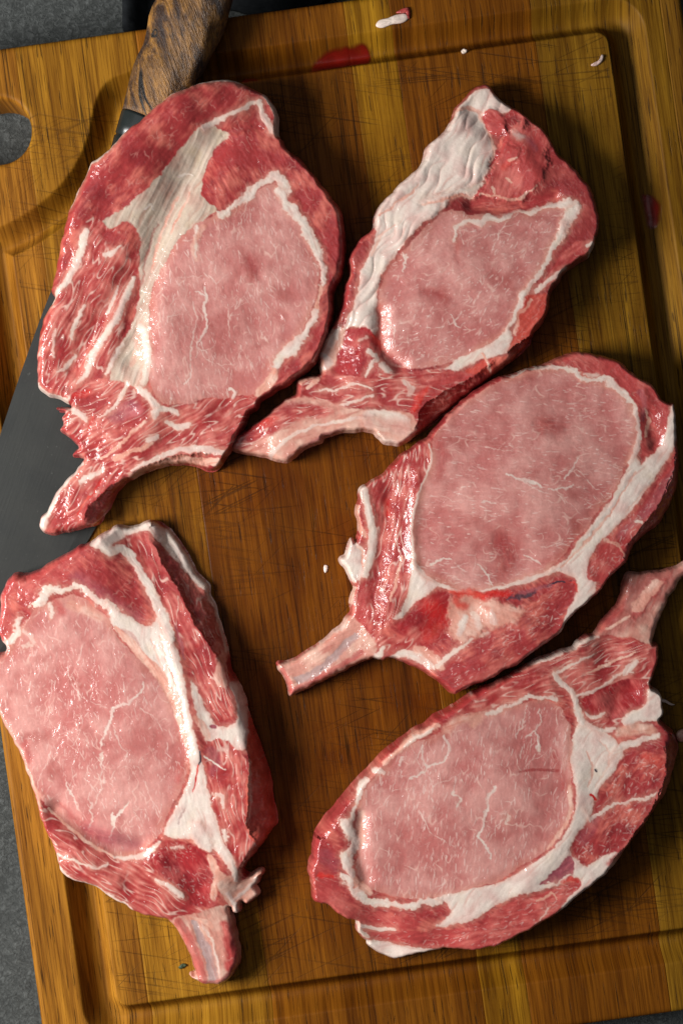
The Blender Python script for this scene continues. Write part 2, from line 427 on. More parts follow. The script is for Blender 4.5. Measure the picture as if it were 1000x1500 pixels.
# ------------------------------------------------------------------ knife
knife = empty("kitchen_knife", W(190, 230, 0.0))
tag(knife, "dark steel kitchen knife with spalted wooden handle lying under a chop", "knife")
def loft(name, secs, mat, parent, n=28, wob=0.0, seed=0, squash=1.0):
    """secs: (x, y, half width in plan units, z centre, z radius) along the axis"""
    P = np.array([s[:2] for s in secs], float); V = []; F = []
    T = np.gradient(P, axis=0); T /= np.linalg.norm(T, axis=1, keepdims=True)
    for k, (x, y, hw, zc, zr) in enumerate(secs):
        nx, ny = -T[k][1], T[k][0]
        for j in range(n):
            a = 2 * math.pi * j / n
            r = 1 + wob * float(noise(np.array([k * 0.35 + 3]), np.array([math.cos(a) * 1.2 + math.sin(a) * 2.1 + 9]), seed)[0])
            ca = math.copysign(abs(math.cos(a)) ** squash, math.cos(a)); sa = math.copysign(abs(math.sin(a)) ** squash, math.sin(a))
            V.append(W(x + nx * hw * ca * r, y + ny * hw * ca * r, zc + zr * sa * r))
    for k in range(len(secs) - 1):
        for j in range(n):
            a, b = k * n + j, k * n + (j + 1) % n
            F.append((a, b, b + n, a + n))
    F.append(tuple(range(n))[::-1]); F.append(tuple(range((len(secs) - 1) * n, len(secs) * n)))
    return pydata(name, V, F, mat, parent)
hs = [(330, -110, 30), (322, -85, 46), (310, -50, 52), (292, 0, 52), (278, 40, 52), (264, 80, 50), (248, 115, 46), (232, 150, 41), (219, 184, 37)]
hd = smooth_poly(hs, 3, False)
loft("handle", [(x, y, w_, 0.0125, 0.0114 * (w_ / 52) ** 0.6) for x, y, w_ in hd], HANDLE, knife, 36, 0.09, 5, 0.9)
fs = [(219.5, 183, 37.5), (218, 187, 38), (211, 204, 36), (206.5, 215, 34.5), (206, 216.5, 32.8), (204.8, 219, 32.8), (204.2, 220.5, 34.2), (201, 228, 33), (195, 243, 31), (189, 258, 29), (185, 270, 26)]
loft("bolster", [(x, y, w_, 0.0118, 0.0095 * (w_ / 37)) for x, y, w_ in fs], FERRULE, knife, 36, 0, 0, 0.8)
# blade: flat wedge, spine thicker than the cutting edge, resting tip down
spine = smooth_poly([(158, 250), (122, 330), (80, 425), (40, 530), (2, 640), (-40, 770), (-85, 930), (-118, 1075)], 4, False)
edge = smooth_poly([(262, 300), (256, 400), (232, 520), (198, 645), (166, 722), (138, 778), (95, 845), (40, 920), (-30, 1000), (-116, 1078)], 4, False)
def resample(P, n):
    d = np.r_[0, np.cumsum(np.hypot(*np.diff(P, axis=0).T))]; t = np.linspace(0, d[-1], n)
    return np.c_[np.interp(t, d, P[:, 0]), np.interp(t, d, P[:, 1])]
sp, ed = resample(spine, 40), resample(edge, 40)
def blade_z(y): return 0.0012 + 0.0065 * max(0.0, min(1.0, (760 - y) / 500))
Vb = []; Fb = []; CR = [(0.0, 0.9), (0.0, -0.9), (0.35, -0.8), (0.9, -0.35), (1.0, 0.0), (0.9, 0.35), (0.35, 0.8)]
for (a, b) in zip(sp, ed):
    for t, hz in CR:
        p = a * (1 - t) + b * t; Vb.append(W(p[0], p[1], blade_z(p[1]) + 0.0011 * hz))
for k in range(39):
    for j in range(7):
        a, b = k * 7 + j, k * 7 + (j + 1) % 7
        Fb.append((a, b, b + 7, a + 7))
Fb.append(tuple(range(7))[::-1])
pydata("blade", Vb, Fb, BLADE, knife, False)

# ------------------------------------------------------------------ meat tissues (albedo, gloss, relief in mm)
FATC = np.array((0.635, 0.525, 0.455)); FATP = np.array((0.55, 0.355, 0.310)); FATY = np.array((0.55, 0.43, 0.30))
def rot(X, Y, ang):
    a = math.radians(ang); c, s = math.cos(a), math.sin(a)
    return X * c + Y * s, -X * s + Y * c            # along, across
def t_loin(X, Y, ang, sd):
    u, v = rot(X, Y, ang)
    n1 = fbm(X / 75, Y / 75, sd); n2 = fbm(X / 22, Y / 22, sd + 1, 3); fi = fbm(u / 20, v / 4.0, sd + 2, 3); n3 = noise(X / 3.2, Y / 3.2, sd + 3)
    c = mix((0.400, 0.122, 0.108), (0.540, 0.250, 0.216), sm(-0.7, 0.7, n1 + 0.45 * n2))
    c = mix(c, (0.30, 0.066, 0.056), 0.65 * sm(0.20, 0.85, fbm(X / 48, Y / 48, sd + 9)))
    c = c * (1 + 0.10 * fi + 0.04 * n3)[..., None]
    wx = X + 5 * noise(X / 14, Y / 14, sd + 21); wy = Y + 5 * noise(X / 14, Y / 14, sd + 22)
    uu, vv = rot(wx, wy, ang)
    r = 1 - np.abs(noise(uu / 34, vv / 15, sd + 5)); net = sm(0.91, 0.985, r) * sm(0.0, 0.45, fbm(X / 32, Y / 32, sd + 6))
    r2 = 1 - np.abs(noise(uu / 15, vv / 6, sd + 7)); net2 = sm(0.86, 0.98, r2) * sm(-0.05, 0.5, fbm(X / 20, Y / 20, sd + 8))
    c = mix(c, (0.67, 0.42, 0.35), 0.55 * net); c = mix(c, (0.62, 0.36, 0.31), 0.34 * net2)
    hgt = 0.85 * n1 + 0.30 * n2 + 0.05 * fi + 0.02 * n3 + 0.05 * net
    return c, 0.55 + 0.25 * n2, hgt
def t_dark(X, Y, ang, sd, A=(0.300, 0.034, 0.034), B=(0.50, 0.120, 0.090), C=(0.150, 0.013, 0.018)):
    u, v = rot(X, Y, ang)
    n1 = fbm(X / 42, Y / 42, sd); n2 = fbm(X / 11, Y / 11, sd + 1); fi = fbm(u / 20, v / 5, sd + 2)
    c = mix(A, B, sm(-0.2, 0.7, n1 + 0.35 * fi)); c = mix(c, C, 0.55 * sm(0.0, 0.9, fbm(X / 52, Y / 52, sd + 5) - 0.2 * fi))
    c = c * (1 + 0.18 * fi + 0.06 * n2)[..., None]
    r = 1 - np.abs(noise(u / 13 + n2 * .3, v / 7, sd + 3)); k = sm(0.84, 0.985, r) * sm(-0.05, 0.5, fbm(X / 22, Y / 22, sd + 4))
    c = mix(c, (0.58, 0.27, 0.22), 0.40 * k)
    return c, 0.6 + 0.3 * n2, 0.7 * n1 + 0.22 * n2 + 0.14 * fi
def t_fat(X, Y, ang, sd, warm=0.35):
    u, v = rot(X + 6 * noise(X / 30, Y / 30, sd + 30), Y + 6 * noise(X / 30, Y / 30, sd + 31), ang)
    n1 = fbm(X / 34, Y / 34, sd); st = fbm(u / 55, v / 7, sd + 1, 3); n3 = fbm(X / 8, Y / 8, sd + 2)
    c = mix(FATC, FATP, 0.85 * sm(-0.25, 0.7, n1)); c = mix(c, FATY, warm * sm(0.1, 0.8, -n1))
    c = c * (1 + 0.07 * st + 0.04 * n3)[..., None]
    c = mix(c, (0.54, 0.29, 0.24), 0.60 * sm(0.20, 0.75, -st))
    return c, 0.45 + 0.2 * n1, 0.45 * n1 + 0.20 * st + 0.10 * n3
def t_tan(X, Y, ang, sd):
    c, g, h = t_fat(X, Y, ang, sd, 0.5); u, v = rot(X + 5 * noise(X / 40, Y / 40, sd + 40), Y, ang)
    st = noise(u / 120, v / 6.5, sd + 61); s2 = noise(u / 70, v / 3.4, sd + 62)
    c = c * np.array((0.76, 0.72, 0.65)); c = mix(c, (0.42, 0.25, 0.19), 0.6 * sm(0.10, 0.6, st) * sm(-0.4, 0.3, fbm(X / 40, Y / 40, sd + 70))); c = mix(c, (0.60, 0.50, 0.42), 0.4 * sm(0.2, 0.6, s2))  # shade of the recessed band put into the colour as darkened fat
    return c, g, h - 0.45 * st + 0.2 * s2
def t_folds(X, Y, ang, sd):
    c, g, h = t_fat(X, Y, ang, sd, 0.2)
    u, v = rot(X + 12 * noise(X / 40, Y / 40, sd + 40), Y + 12 * noise(X / 40, Y / 40, sd + 41), ang)
    f = np.abs(noise(u / 110, v / 19, sd + 42)); f2 = noise(u / 70, v / 10, sd + 43)
    return mix(c, (0.60, 0.36, 0.31), 0.45 * sm(0.10, 0.0, f)), g, h + 2.6 * np.sqrt(f + 0.01) + 0.6 * f2 - 1.2
def t_rib(X, Y, ang, sd, k=0.8, A=(0.31, 0.034, 0.032), B=(0.50, 0.135, 0.108)):
    wx = X + 6 * noise(X / 40, Y / 40, sd + 20); wy = Y + 6 * noise(X / 40, Y / 40, sd + 21)
    u, v = rot(wx, wy, ang)
    n1 = fbm(X / 36, Y / 36, sd); st = noise(u / 46, v / 8.5, sd + 1); s2 = noise(u / 24, v / 4.2, sd + 2); n2 = fbm(X / 8, Y / 8, sd + 3)
    c = mix(A, B, sm(-0.4, 0.7, n1 + 0.6 * s2)); c = mix(c, (0.20, 0.018, 0.022), 0.5 * sm(0.10, 0.8, -n1))
    l1 = sm(0.87, 0.985, 1 - np.abs(st)); l2 = sm(0.30, 0.62, s2) * sm(-0.2, 0.4, n1)
    l1 = l1 * sm(-0.35, 0.25, fbm(X / 24, Y / 24, sd + 4))
    c = mix(c, (0.68, 0.46, 0.38), k * 0.85 * l1); c = mix(c, (0.62, 0.31, 0.25), k * 0.5 * l2)
    c = c * (1 + 0.10 * n2)[..., None]
    return c, 0.75 + 0.2 * n2, 0.8 * n1 + 0.38 * st + 0.20 * s2 + 0.15 * n2 + 0.2 * l1
def t_memb(X, Y, ang, sd, A=(0.58, 0.27, 0.20), B=(0.68, 0.43, 0.34), C=(0.50, 0.16, 0.11)):
    u, v = rot(X, Y, ang)
    n1 = fbm(X / 28, Y / 28, sd); st = fbm(u / 40, v / 7, sd + 1); n2 = fbm(X / 9, Y / 9, sd + 2)
    c = mix(A, B, sm(-0.3, 0.6, n1)); c = mix(c, C, 0.7 * sm(0.1, 0.7, st))
    return c * (1 + 0.08 * n2)[..., None], 0.7 + 0.2 * n2, 0.35 * n1 + 0.3 * st + 0.25 * n2
def t_bone(X, Y, ang, sd): return t_memb(X, Y, ang, sd, (0.50, 0.215, 0.165), (0.60, 0.36, 0.28), (0.40, 0.115, 0.085))
def t_grey(X, Y, ang, sd): return t_memb(X, Y, ang, sd, (0.34, 0.215, 0.20), (0.42, 0.29, 0.27), (0.36, 0.16, 0.14))
def t_chine(X, Y, ang, sd): return t_dark(X, Y, ang, sd, (0.29, 0.022, 0.024), (0.44, 0.085, 0.075), (0.15, 0.012, 0.018))
def t_blood(X, Y, ang, sd):
    c, g, h = t_dark(X, Y, ang, sd, (0.50, 0.016, 0.012), (0.62, 0.07, 0.045), (0.30, 0.008, 0.008)); return c, g * 0 + 1.0, h
def t_vein(X, Y, ang, sd): return np.broadcast_to(np.array((0.030, 0.022, 0.035)), X.shape + (3,)) * 1.0, 0.7 + 0 * X, 0.2 * fbm(X / 8, Y / 8, sd)
def t_lean(X, Y, ang, sd): return t_dark(X, Y, ang, sd, (0.37, 0.050, 0.046), (0.48, 0.115, 0.094), (0.26, 0.027, 0.028))
def t_wall(X, Y, ang, sd): return t_dark(X, Y, ang, sd, (0.45, 0.060, 0.042), (0.55, 0.140, 0.100), (0.34, 0.038, 0.030))  # brighter orange-red paints the glow of light through the cut sides
def t_plum(X, Y, ang, sd): return t_dark(X, Y, ang, sd, (0.26, 0.060, 0.075), (0.42, 0.12, 0.12), (0.17, 0.03, 0.045))
def t_maroon(X, Y, ang, sd): return t_dark(X, Y, ang, sd, (0.26, 0.033, 0.032), (0.37, 0.075, 0.062), (0.17, 0.018, 0.020))
TIS = dict(loin=t_loin, dark=t_dark, fat=t_fat, folds=t_folds, tan=t_tan, rib=t_rib, memb=t_memb, bone=t_bone, grey=t_grey, chine=t_chine, blood=t_blood, vein=t_vein, lean=t_lean, wall=t_wall, plum=t_plum, maroon=t_maroon)

def A(part, tis, pts, ang=90, soft=1.6, dz=0.0, wob=1.0, al=1.0): return dict(k='A', part=part, tis=tis, pts=pts, ang=ang, soft=soft, dz=dz, wob=wob, al=al)
def K(tis, pts, w, ang=90, soft=1.5, dz=0.0, wob=1.0, al=1.0): return dict(k='K', part=None, tis=tis, pts=pts, w=w if hasattr(w, '__len__') else [w], ang=ang, soft=soft, dz=dz, wob=wob, al=al)
def WALL(crease, pts, depth, width): return dict(k='W', crease=crease, pts=pts, depth=depth, width=width)
def TREE(part, n, ang, ln=(40, 95), w=1.8, al=0.7): return dict(k='T', part=part, n=n, ang=ang, ln=ln, w=w, al=al)
def DIP(pts, mm, w): return dict(k='Z', pts=pts, mm=mm, w=w)
def FL(part, n, ang, ln=(4, 12), w=(0.7, 1.5), al=0.75, spread=22): return dict(k='F', part=part, n=n, ang=ang, ln=ln, w=w, al=al, spread=spread)

def idw(ctrl, X, Y, i):
    num = 0; den = 0
    for c in ctrl:
        wgt = 1.0 / ((X - c[0]) ** 2 + (Y - c[1]) ** 2 + 900.0) ** 1.7
        num = num + wgt * c[i]; den = den + wgt
    return num / den

PITCH = 1.05
def build_chop(label, outline, base, ops, ctrl, seed, base_part='cap_muscle', base_ang=90, pitch=PITCH):
    """ctrl: (x, y, thickness mm, edge rounding in plan units, lift of the underside mm)"""
    P = smooth_poly(outline, 4)
    x0, y0 = P.min(0) - 6; x1, y1 = P.max(0) + 6
    xs = np.arange(x0, x1, pitch); ys = np.arange(y0, y1, pitch)
    X, Y = np.meshgrid(xs, ys)
    rg = np.random.RandomState(seed)
    ow = 1.3
    wob = np.stack([noise(X / 17, Y / 17, seed + 51) * 2.6 + noise(X / 6, Y / 6, seed + 52) * 1.3, noise(X / 17, Y / 17, seed + 53) * 2.6 + noise(X / 6, Y / 6, seed + 54) * 1.3])
    wob += 0.75 * np.stack([noise(X / 3.1, Y / 3.1, seed + 55), noise(X / 3.1, Y / 3.1, seed + 56)])
    sd = sdf_poly(P, X + 1.8 * noise(X / 17, Y / 17, seed + 51) + 0.5 * noise(X / 7, Y / 7, seed + 52), Y + 1.8 * noise(X / 17, Y / 17, seed + 53) + 0.5 * noise(X / 7, Y / 7, seed + 54))
    rgb, gl, rel = TIS[base](X, Y, base_ang, seed)
    dz = np.zeros_like(X); drop = np.zeros_like(X); lab = np.zeros(X.shape, int); names = [base_part]
    for q, op in enumerate(ops):
        s_ = seed * 7 + q * 131 + 11
        if op['k'] == 'Z':                        # broad sag or swell of the surface
            dl = np.maximum(dist_line(smooth_poly(op['pts'], 4, False), X, Y, [0.0]), 0)
            drop = drop - op['mm'] * np.exp(-(dl / op['w']) ** 2); continue
        if op['k'] == 'W':                        # steep side wall falling away from a crease
            inside = sdf_poly(np.array(op['pts'], float), X + wob[0], Y + wob[1]) < 0
            dc = dist_line(smooth_poly(op['crease'], 4, False), X + 0.7 * wob[0], Y + 0.7 * wob[1], [0.0])
            e0, e1 = op['crease'][0], op['crease'][-1]; fade = sm(2, 34, np.hypot(X - e0[0], Y - e0[1])) * sm(2, 34, np.hypot(X - e1[0], Y - e1[1]))
            drop = drop + (np.where(inside, fade * op['depth'] * np.clip(dc / op['width'], 0, 1) ** 0.8, 0)); continue
        if op['k'] == 'T':                        # branching seams of marbling
            idx = [i for i, n in enumerate(names) if n == op['part']]; ok = np.isin(lab, idx)
            cand = np.argwhere(ok & (sd < -14)); todo = []
            for r_ in rg.randint(0, len(cand), op['n']):
                cy, cx = cand[r_]; todo.append((xs[cx], ys[cy], math.radians(op['ang'] + rg.normal() * 16 + 180 * rg.randint(2)), rg.uniform(*op['ln']), op['w'] * rg.uniform(0.5, 1.1), 0))
            while todo:
                x, y, a, ln, w_, gen = todo.pop(); pts = [(x, y)]; ws = [w_]; go = 0
                while go < ln:
                    st = rg.uniform(5, 9); a += rg.normal() * 0.24; go += st
                    x += math.cos(a) * st; y += math.sin(a) * st; pts.append((x, y)); ws.append(w_ * (1 - 0.75 * go / ln) * rg.uniform(0.6, 1.25))
                    if gen < 2 and rg.rand() < 0.20: todo.append((x, y, a + rg.choice((-1, 1)) * rg.uniform(0.5, 1.0), ln * rg.uniform(0.2, 0.45), ws[-1] * 0.8, gen + 1))
                pts = np.array(pts); mg = 7
                a0 = max(0, int((pts[:, 0].min() - mg - x0) / pitch)); a1 = max(0, int((pts[:, 0].max() + mg - x0) / pitch) + 1)
                b0 = max(0, int((pts[:, 1].min() - mg - y0) / pitch)); b1 = max(0, int((pts[:, 1].max() + mg - y0) / pitch) + 1)
                sl = (slice(b0, b1), slice(a0, a1))
                if X[sl].size == 0: continue
                d = dist_line(pts, X[sl] + 0.8 * wob[0][sl], Y[sl] + 0.8 * wob[1][sl], ws)
                m_ = sm(0.8, -0.8, d) * op['al'] * sm(-0.5, 0.15, noise(X[sl] / 11, Y[sl] / 11, s_)) * ok[sl]
                rgb[sl] = mix(rgb[sl], (0.68, 0.50, 0.43), m_); rel[sl] += 0.10 * m_
            continue
        if op['k'] == 'F':
            idx = [i for i, n in enumerate(names) if n == op['part']]
            cand = np.argwhere(np.isin(lab, idx) & (sd < -8))
            for r_ in rg.randint(0, len(cand), int(op['n'] * 2.6)):
                cy, cx = cand[r_]; x, y = xs[cx], ys[cy]
                clump = float(noise(np.array([x / 45]), np.array([y / 45]), seed + 77)[0])
                if clump < rg.uniform(-0.7, 0.45): continue
                a = math.radians(op['ang'] + rg.normal() * op['spread'] * 0.6); ln = op['ln'][0] + (op['ln'][1] - op['ln'][0]) * rg.rand() ** 2.2 - 1.0
                pts = [(x, y)]
                for _ in range(3):
                    a += rg.normal() * 0.06
                    pts.append((pts[-1][0] + math.cos(a) * ln / 3, pts[-1][1] + math.sin(a) * ln / 3))
                pts = np.array(pts); w_ = rg.uniform(*op['w']) * 0.5
                a0 = max(0, int((pts[:, 0].min() - 4 - x0) / pitch)); a1 = int((pts[:, 0].max() + 4 - x0) / pitch) + 1
                b0 = max(0, int((pts[:, 1].min() - 4 - y0) / pitch)); b1 = int((pts[:, 1].max() + 4 - y0) / pitch) + 1
                sl = (slice(b0, b1), slice(a0, a1))
                if X[sl].size == 0: continue
                d = dist_line(pts, X[sl], Y[sl], [w_ * 0.4, w_ * 1.3, w_ * 0.9, w_ * 0.2])
                m_ = sm(0.9, -0.7, d) * op['al'] * rg.uniform(0.25, 0.95) ** 1.3 * np.isin(lab[sl], idx)
                rgb[sl] = mix(rgb[sl], (0.74, 0.57, 0.50), m_); rel[sl] += 0.12 * m_
            continue
        pp = smooth_poly(op['pts'], 4, op['k'] == 'A')
        mg = 14 + (max(op['w']) if op['k'] == 'K' else 0)
        a0 = max(0, int((pp[:, 0].min() - mg - x0) / pitch)); a1 = max(0, int((pp[:, 0].max() + mg - x0) / pitch) + 1)
        b0 = max(0, int((pp[:, 1].min() - mg - y0) / pitch)); b1 = max(0, int((pp[:, 1].max() + mg - y0) / pitch) + 1)
        sl = (slice(b0, b1), slice(a0, a1))
        xw = X[sl]; yw = Y[sl]
        if xw.size == 0: continue
        xx = xw + wob[0][sl] * op['wob']; yy = yw + wob[1][sl] * op['wob']
        d = sdf_poly(pp, xx, yy) if op['k'] == 'A' else dist_line(pp, xx, yy, op['w'])
        sf_ = op['soft'] * (0.55 if op['soft'] < 4 else 0.9); m_ = sm(sf_, -sf_, d) * op['al']
        c, g, r_ = TIS[op['tis']](xw, yw, op['ang'], s_)
        if op['tis'] == 'loin': c = mix(c, (0.47, 0.165, 0.110), 0.55 * sm(-16, 0, d) * (0.5 + 0.5 * noise(xw / 30, yw / 30, s_ + 4)))
        if op['tis'] in ('fat', 'folds') and op['soft'] >= 1.4:      # thin translucent fat fading into the lean
            thin = 0.5 + 0.5 * noise(xw / 12, yw / 12, s_ + 3)
            rgb[sl] = mix(rgb[sl], (0.56, 0.27, 0.20), 0.60 * thin * sm(9.0, -1.0, d) * op['al'])
            c = mix(c, (0.60, 0.34, 0.27), 0.70 * sm(-5.5, 0.5, d) * (0.4 + 0.6 * thin))
        rgb[sl] = mix(rgb[sl], c, m_); gl[sl] = gl[sl] * (1 - m_) + g * m_; mr_ = sm(6, -6, d) * op['al']; rel[sl] = rel[sl] * (1 - mr_) + r_ * mr_
        if op['dz']: dz[sl] += op['dz'] * sm(5.5, -5.5, d)
        if op['part']:
            names.append(op['part']); lab[sl] = np.where(d < 0, len(names) - 1, lab[sl])
    T = idw(ctrl, X, Y, 2); R = idw(ctrl, X, Y, 3) * 0.50; ZB = idw(ctrl, X, Y, 4)
    zb = ZB * 0.001 + 0.0006; relf = dz * 0.30 + rel * 0.36
    def zfun(a, b, sn):
        t = np.clip(-sn / R.ravel(), 0, 1); prof = np.sqrt(np.maximum(0, 1 - (1 - t) ** 2))
        return 0.001 * (ZB.ravel() + T.ravel() * (0.56 + 0.44 * prof) + relf.ravel() * sm(0, 6, -sn) - np.minimum(drop.ravel(), 0.55 * T.ravel())), zb.ravel()
    tm = 0.8 * float(np.mean(T[sd < 0])) * 0.001
    k = 1 - tm / CAMH                                  # plan of the cut face, drawn at its own height
    def tw(x, y, z): return (x - 500) * S * k, (750 - y) * S * k, z
    cell = lab[:-1, :-1].copy(); kp_ = 0.25 * (sd[:-1, :-1] + sd[1:, :-1] + sd[:-1, 1:] + sd[1:, 1:]) < 0
    for _pass in (0, 1):
        hc, wc = cell.shape; flat = [int(v_) if k_ else -1 for v_, k_ in zip(cell.ravel(), kp_.ravel())]; seen = bytearray(hc * wc); first = set()
        comps = []
        for i0 in range(hc * wc):
            if seen[i0] or flat[i0] < 0: continue
            lv = flat[i0]; stack = [i0]; seen[i0] = 1; comp = []; nb = {}
            while stack:
                p = stack.pop(); comp.append(p)
                for q_ in (p - 1, p + 1, p - wc, p + wc):
                    if 0 <= q_ < hc * wc:
                        f_ = flat[q_]
                        if f_ == lv:
                            if not seen[q_]: seen[q_] = 1; stack.append(q_)
                        elif f_ >= 0: nb[f_] = nb.get(f_, 0) + 1
            comps.append((len(comp), lv, comp, nb))
        cf = cell.ravel()
        for size, lv, comp, nb in sorted(comps, key=lambda t_: -t_[0]):
            if lv not in first: first.add(lv)
            elif size > 260: names.append(names[lv]); cf[comp] = len(names) - 1
            elif nb: cf[comp] = max(nb, key=nb.get)
        cell = cf.reshape(hc, wc)
    V, Q, Lb, src, nxt = grid_with_skirt(X, Y, sd, zfun, [(1.2, 0.82), (1.8, 0.6), (1.2, 0.35), (-1.0, 0.14), (-5.0, 0.0)], cell, tw)
    VN = vertex_normals(V, Q)
    C = np.clip(rgb.reshape(-1, 3), 0.004, 0.85)[src]; G = np.clip(gl.ravel(), 0, 1)[src]
    cx, cy = P.mean(0)
    root = empty("pork_chop", tuple(float(q_) for q_ in tw(cx, cy, 0.0)))
    tag(root, label, "pork chop", "raw pork chops on the board")
    for i, n in enumerate(names):
        sel = Lb == i
        if sel.sum() < 12: continue
        quads_mesh(n, V, Q[sel], MEAT, root, VN, {'tissue': C, 'gloss': G})
    # underside closing face
    st4 = 5; Xc, Yc, Sc, Zc = X[::st4, ::st4], Y[::st4, ::st4], sd[::st4, ::st4], zb[::st4, ::st4]
    hh, ww = Xc.shape; ic = np.arange(hh * ww).reshape(hh, ww)
    kp = np.maximum(np.maximum(Sc[:-1, :-1], Sc[1:, :-1]), np.maximum(Sc[:-1, 1:], Sc[1:, 1:])) < -1.5
    Qc = np.stack([ic[:-1, :-1], ic[:-1, 1:], ic[1:, 1:], ic[1:, :-1]], -1)[kp]
    Vc = np.stack(tw(Xc.ravel(), Yc.ravel(), Zc.ravel()), -1)
    quads_mesh("underside", Vc, Qc, MEAT, root, None, {'tissue': np.tile((0.4, 0.1, 0.08), (hh * ww, 1)), 'gloss': np.full(hh * ww, 0.5)})
    return root

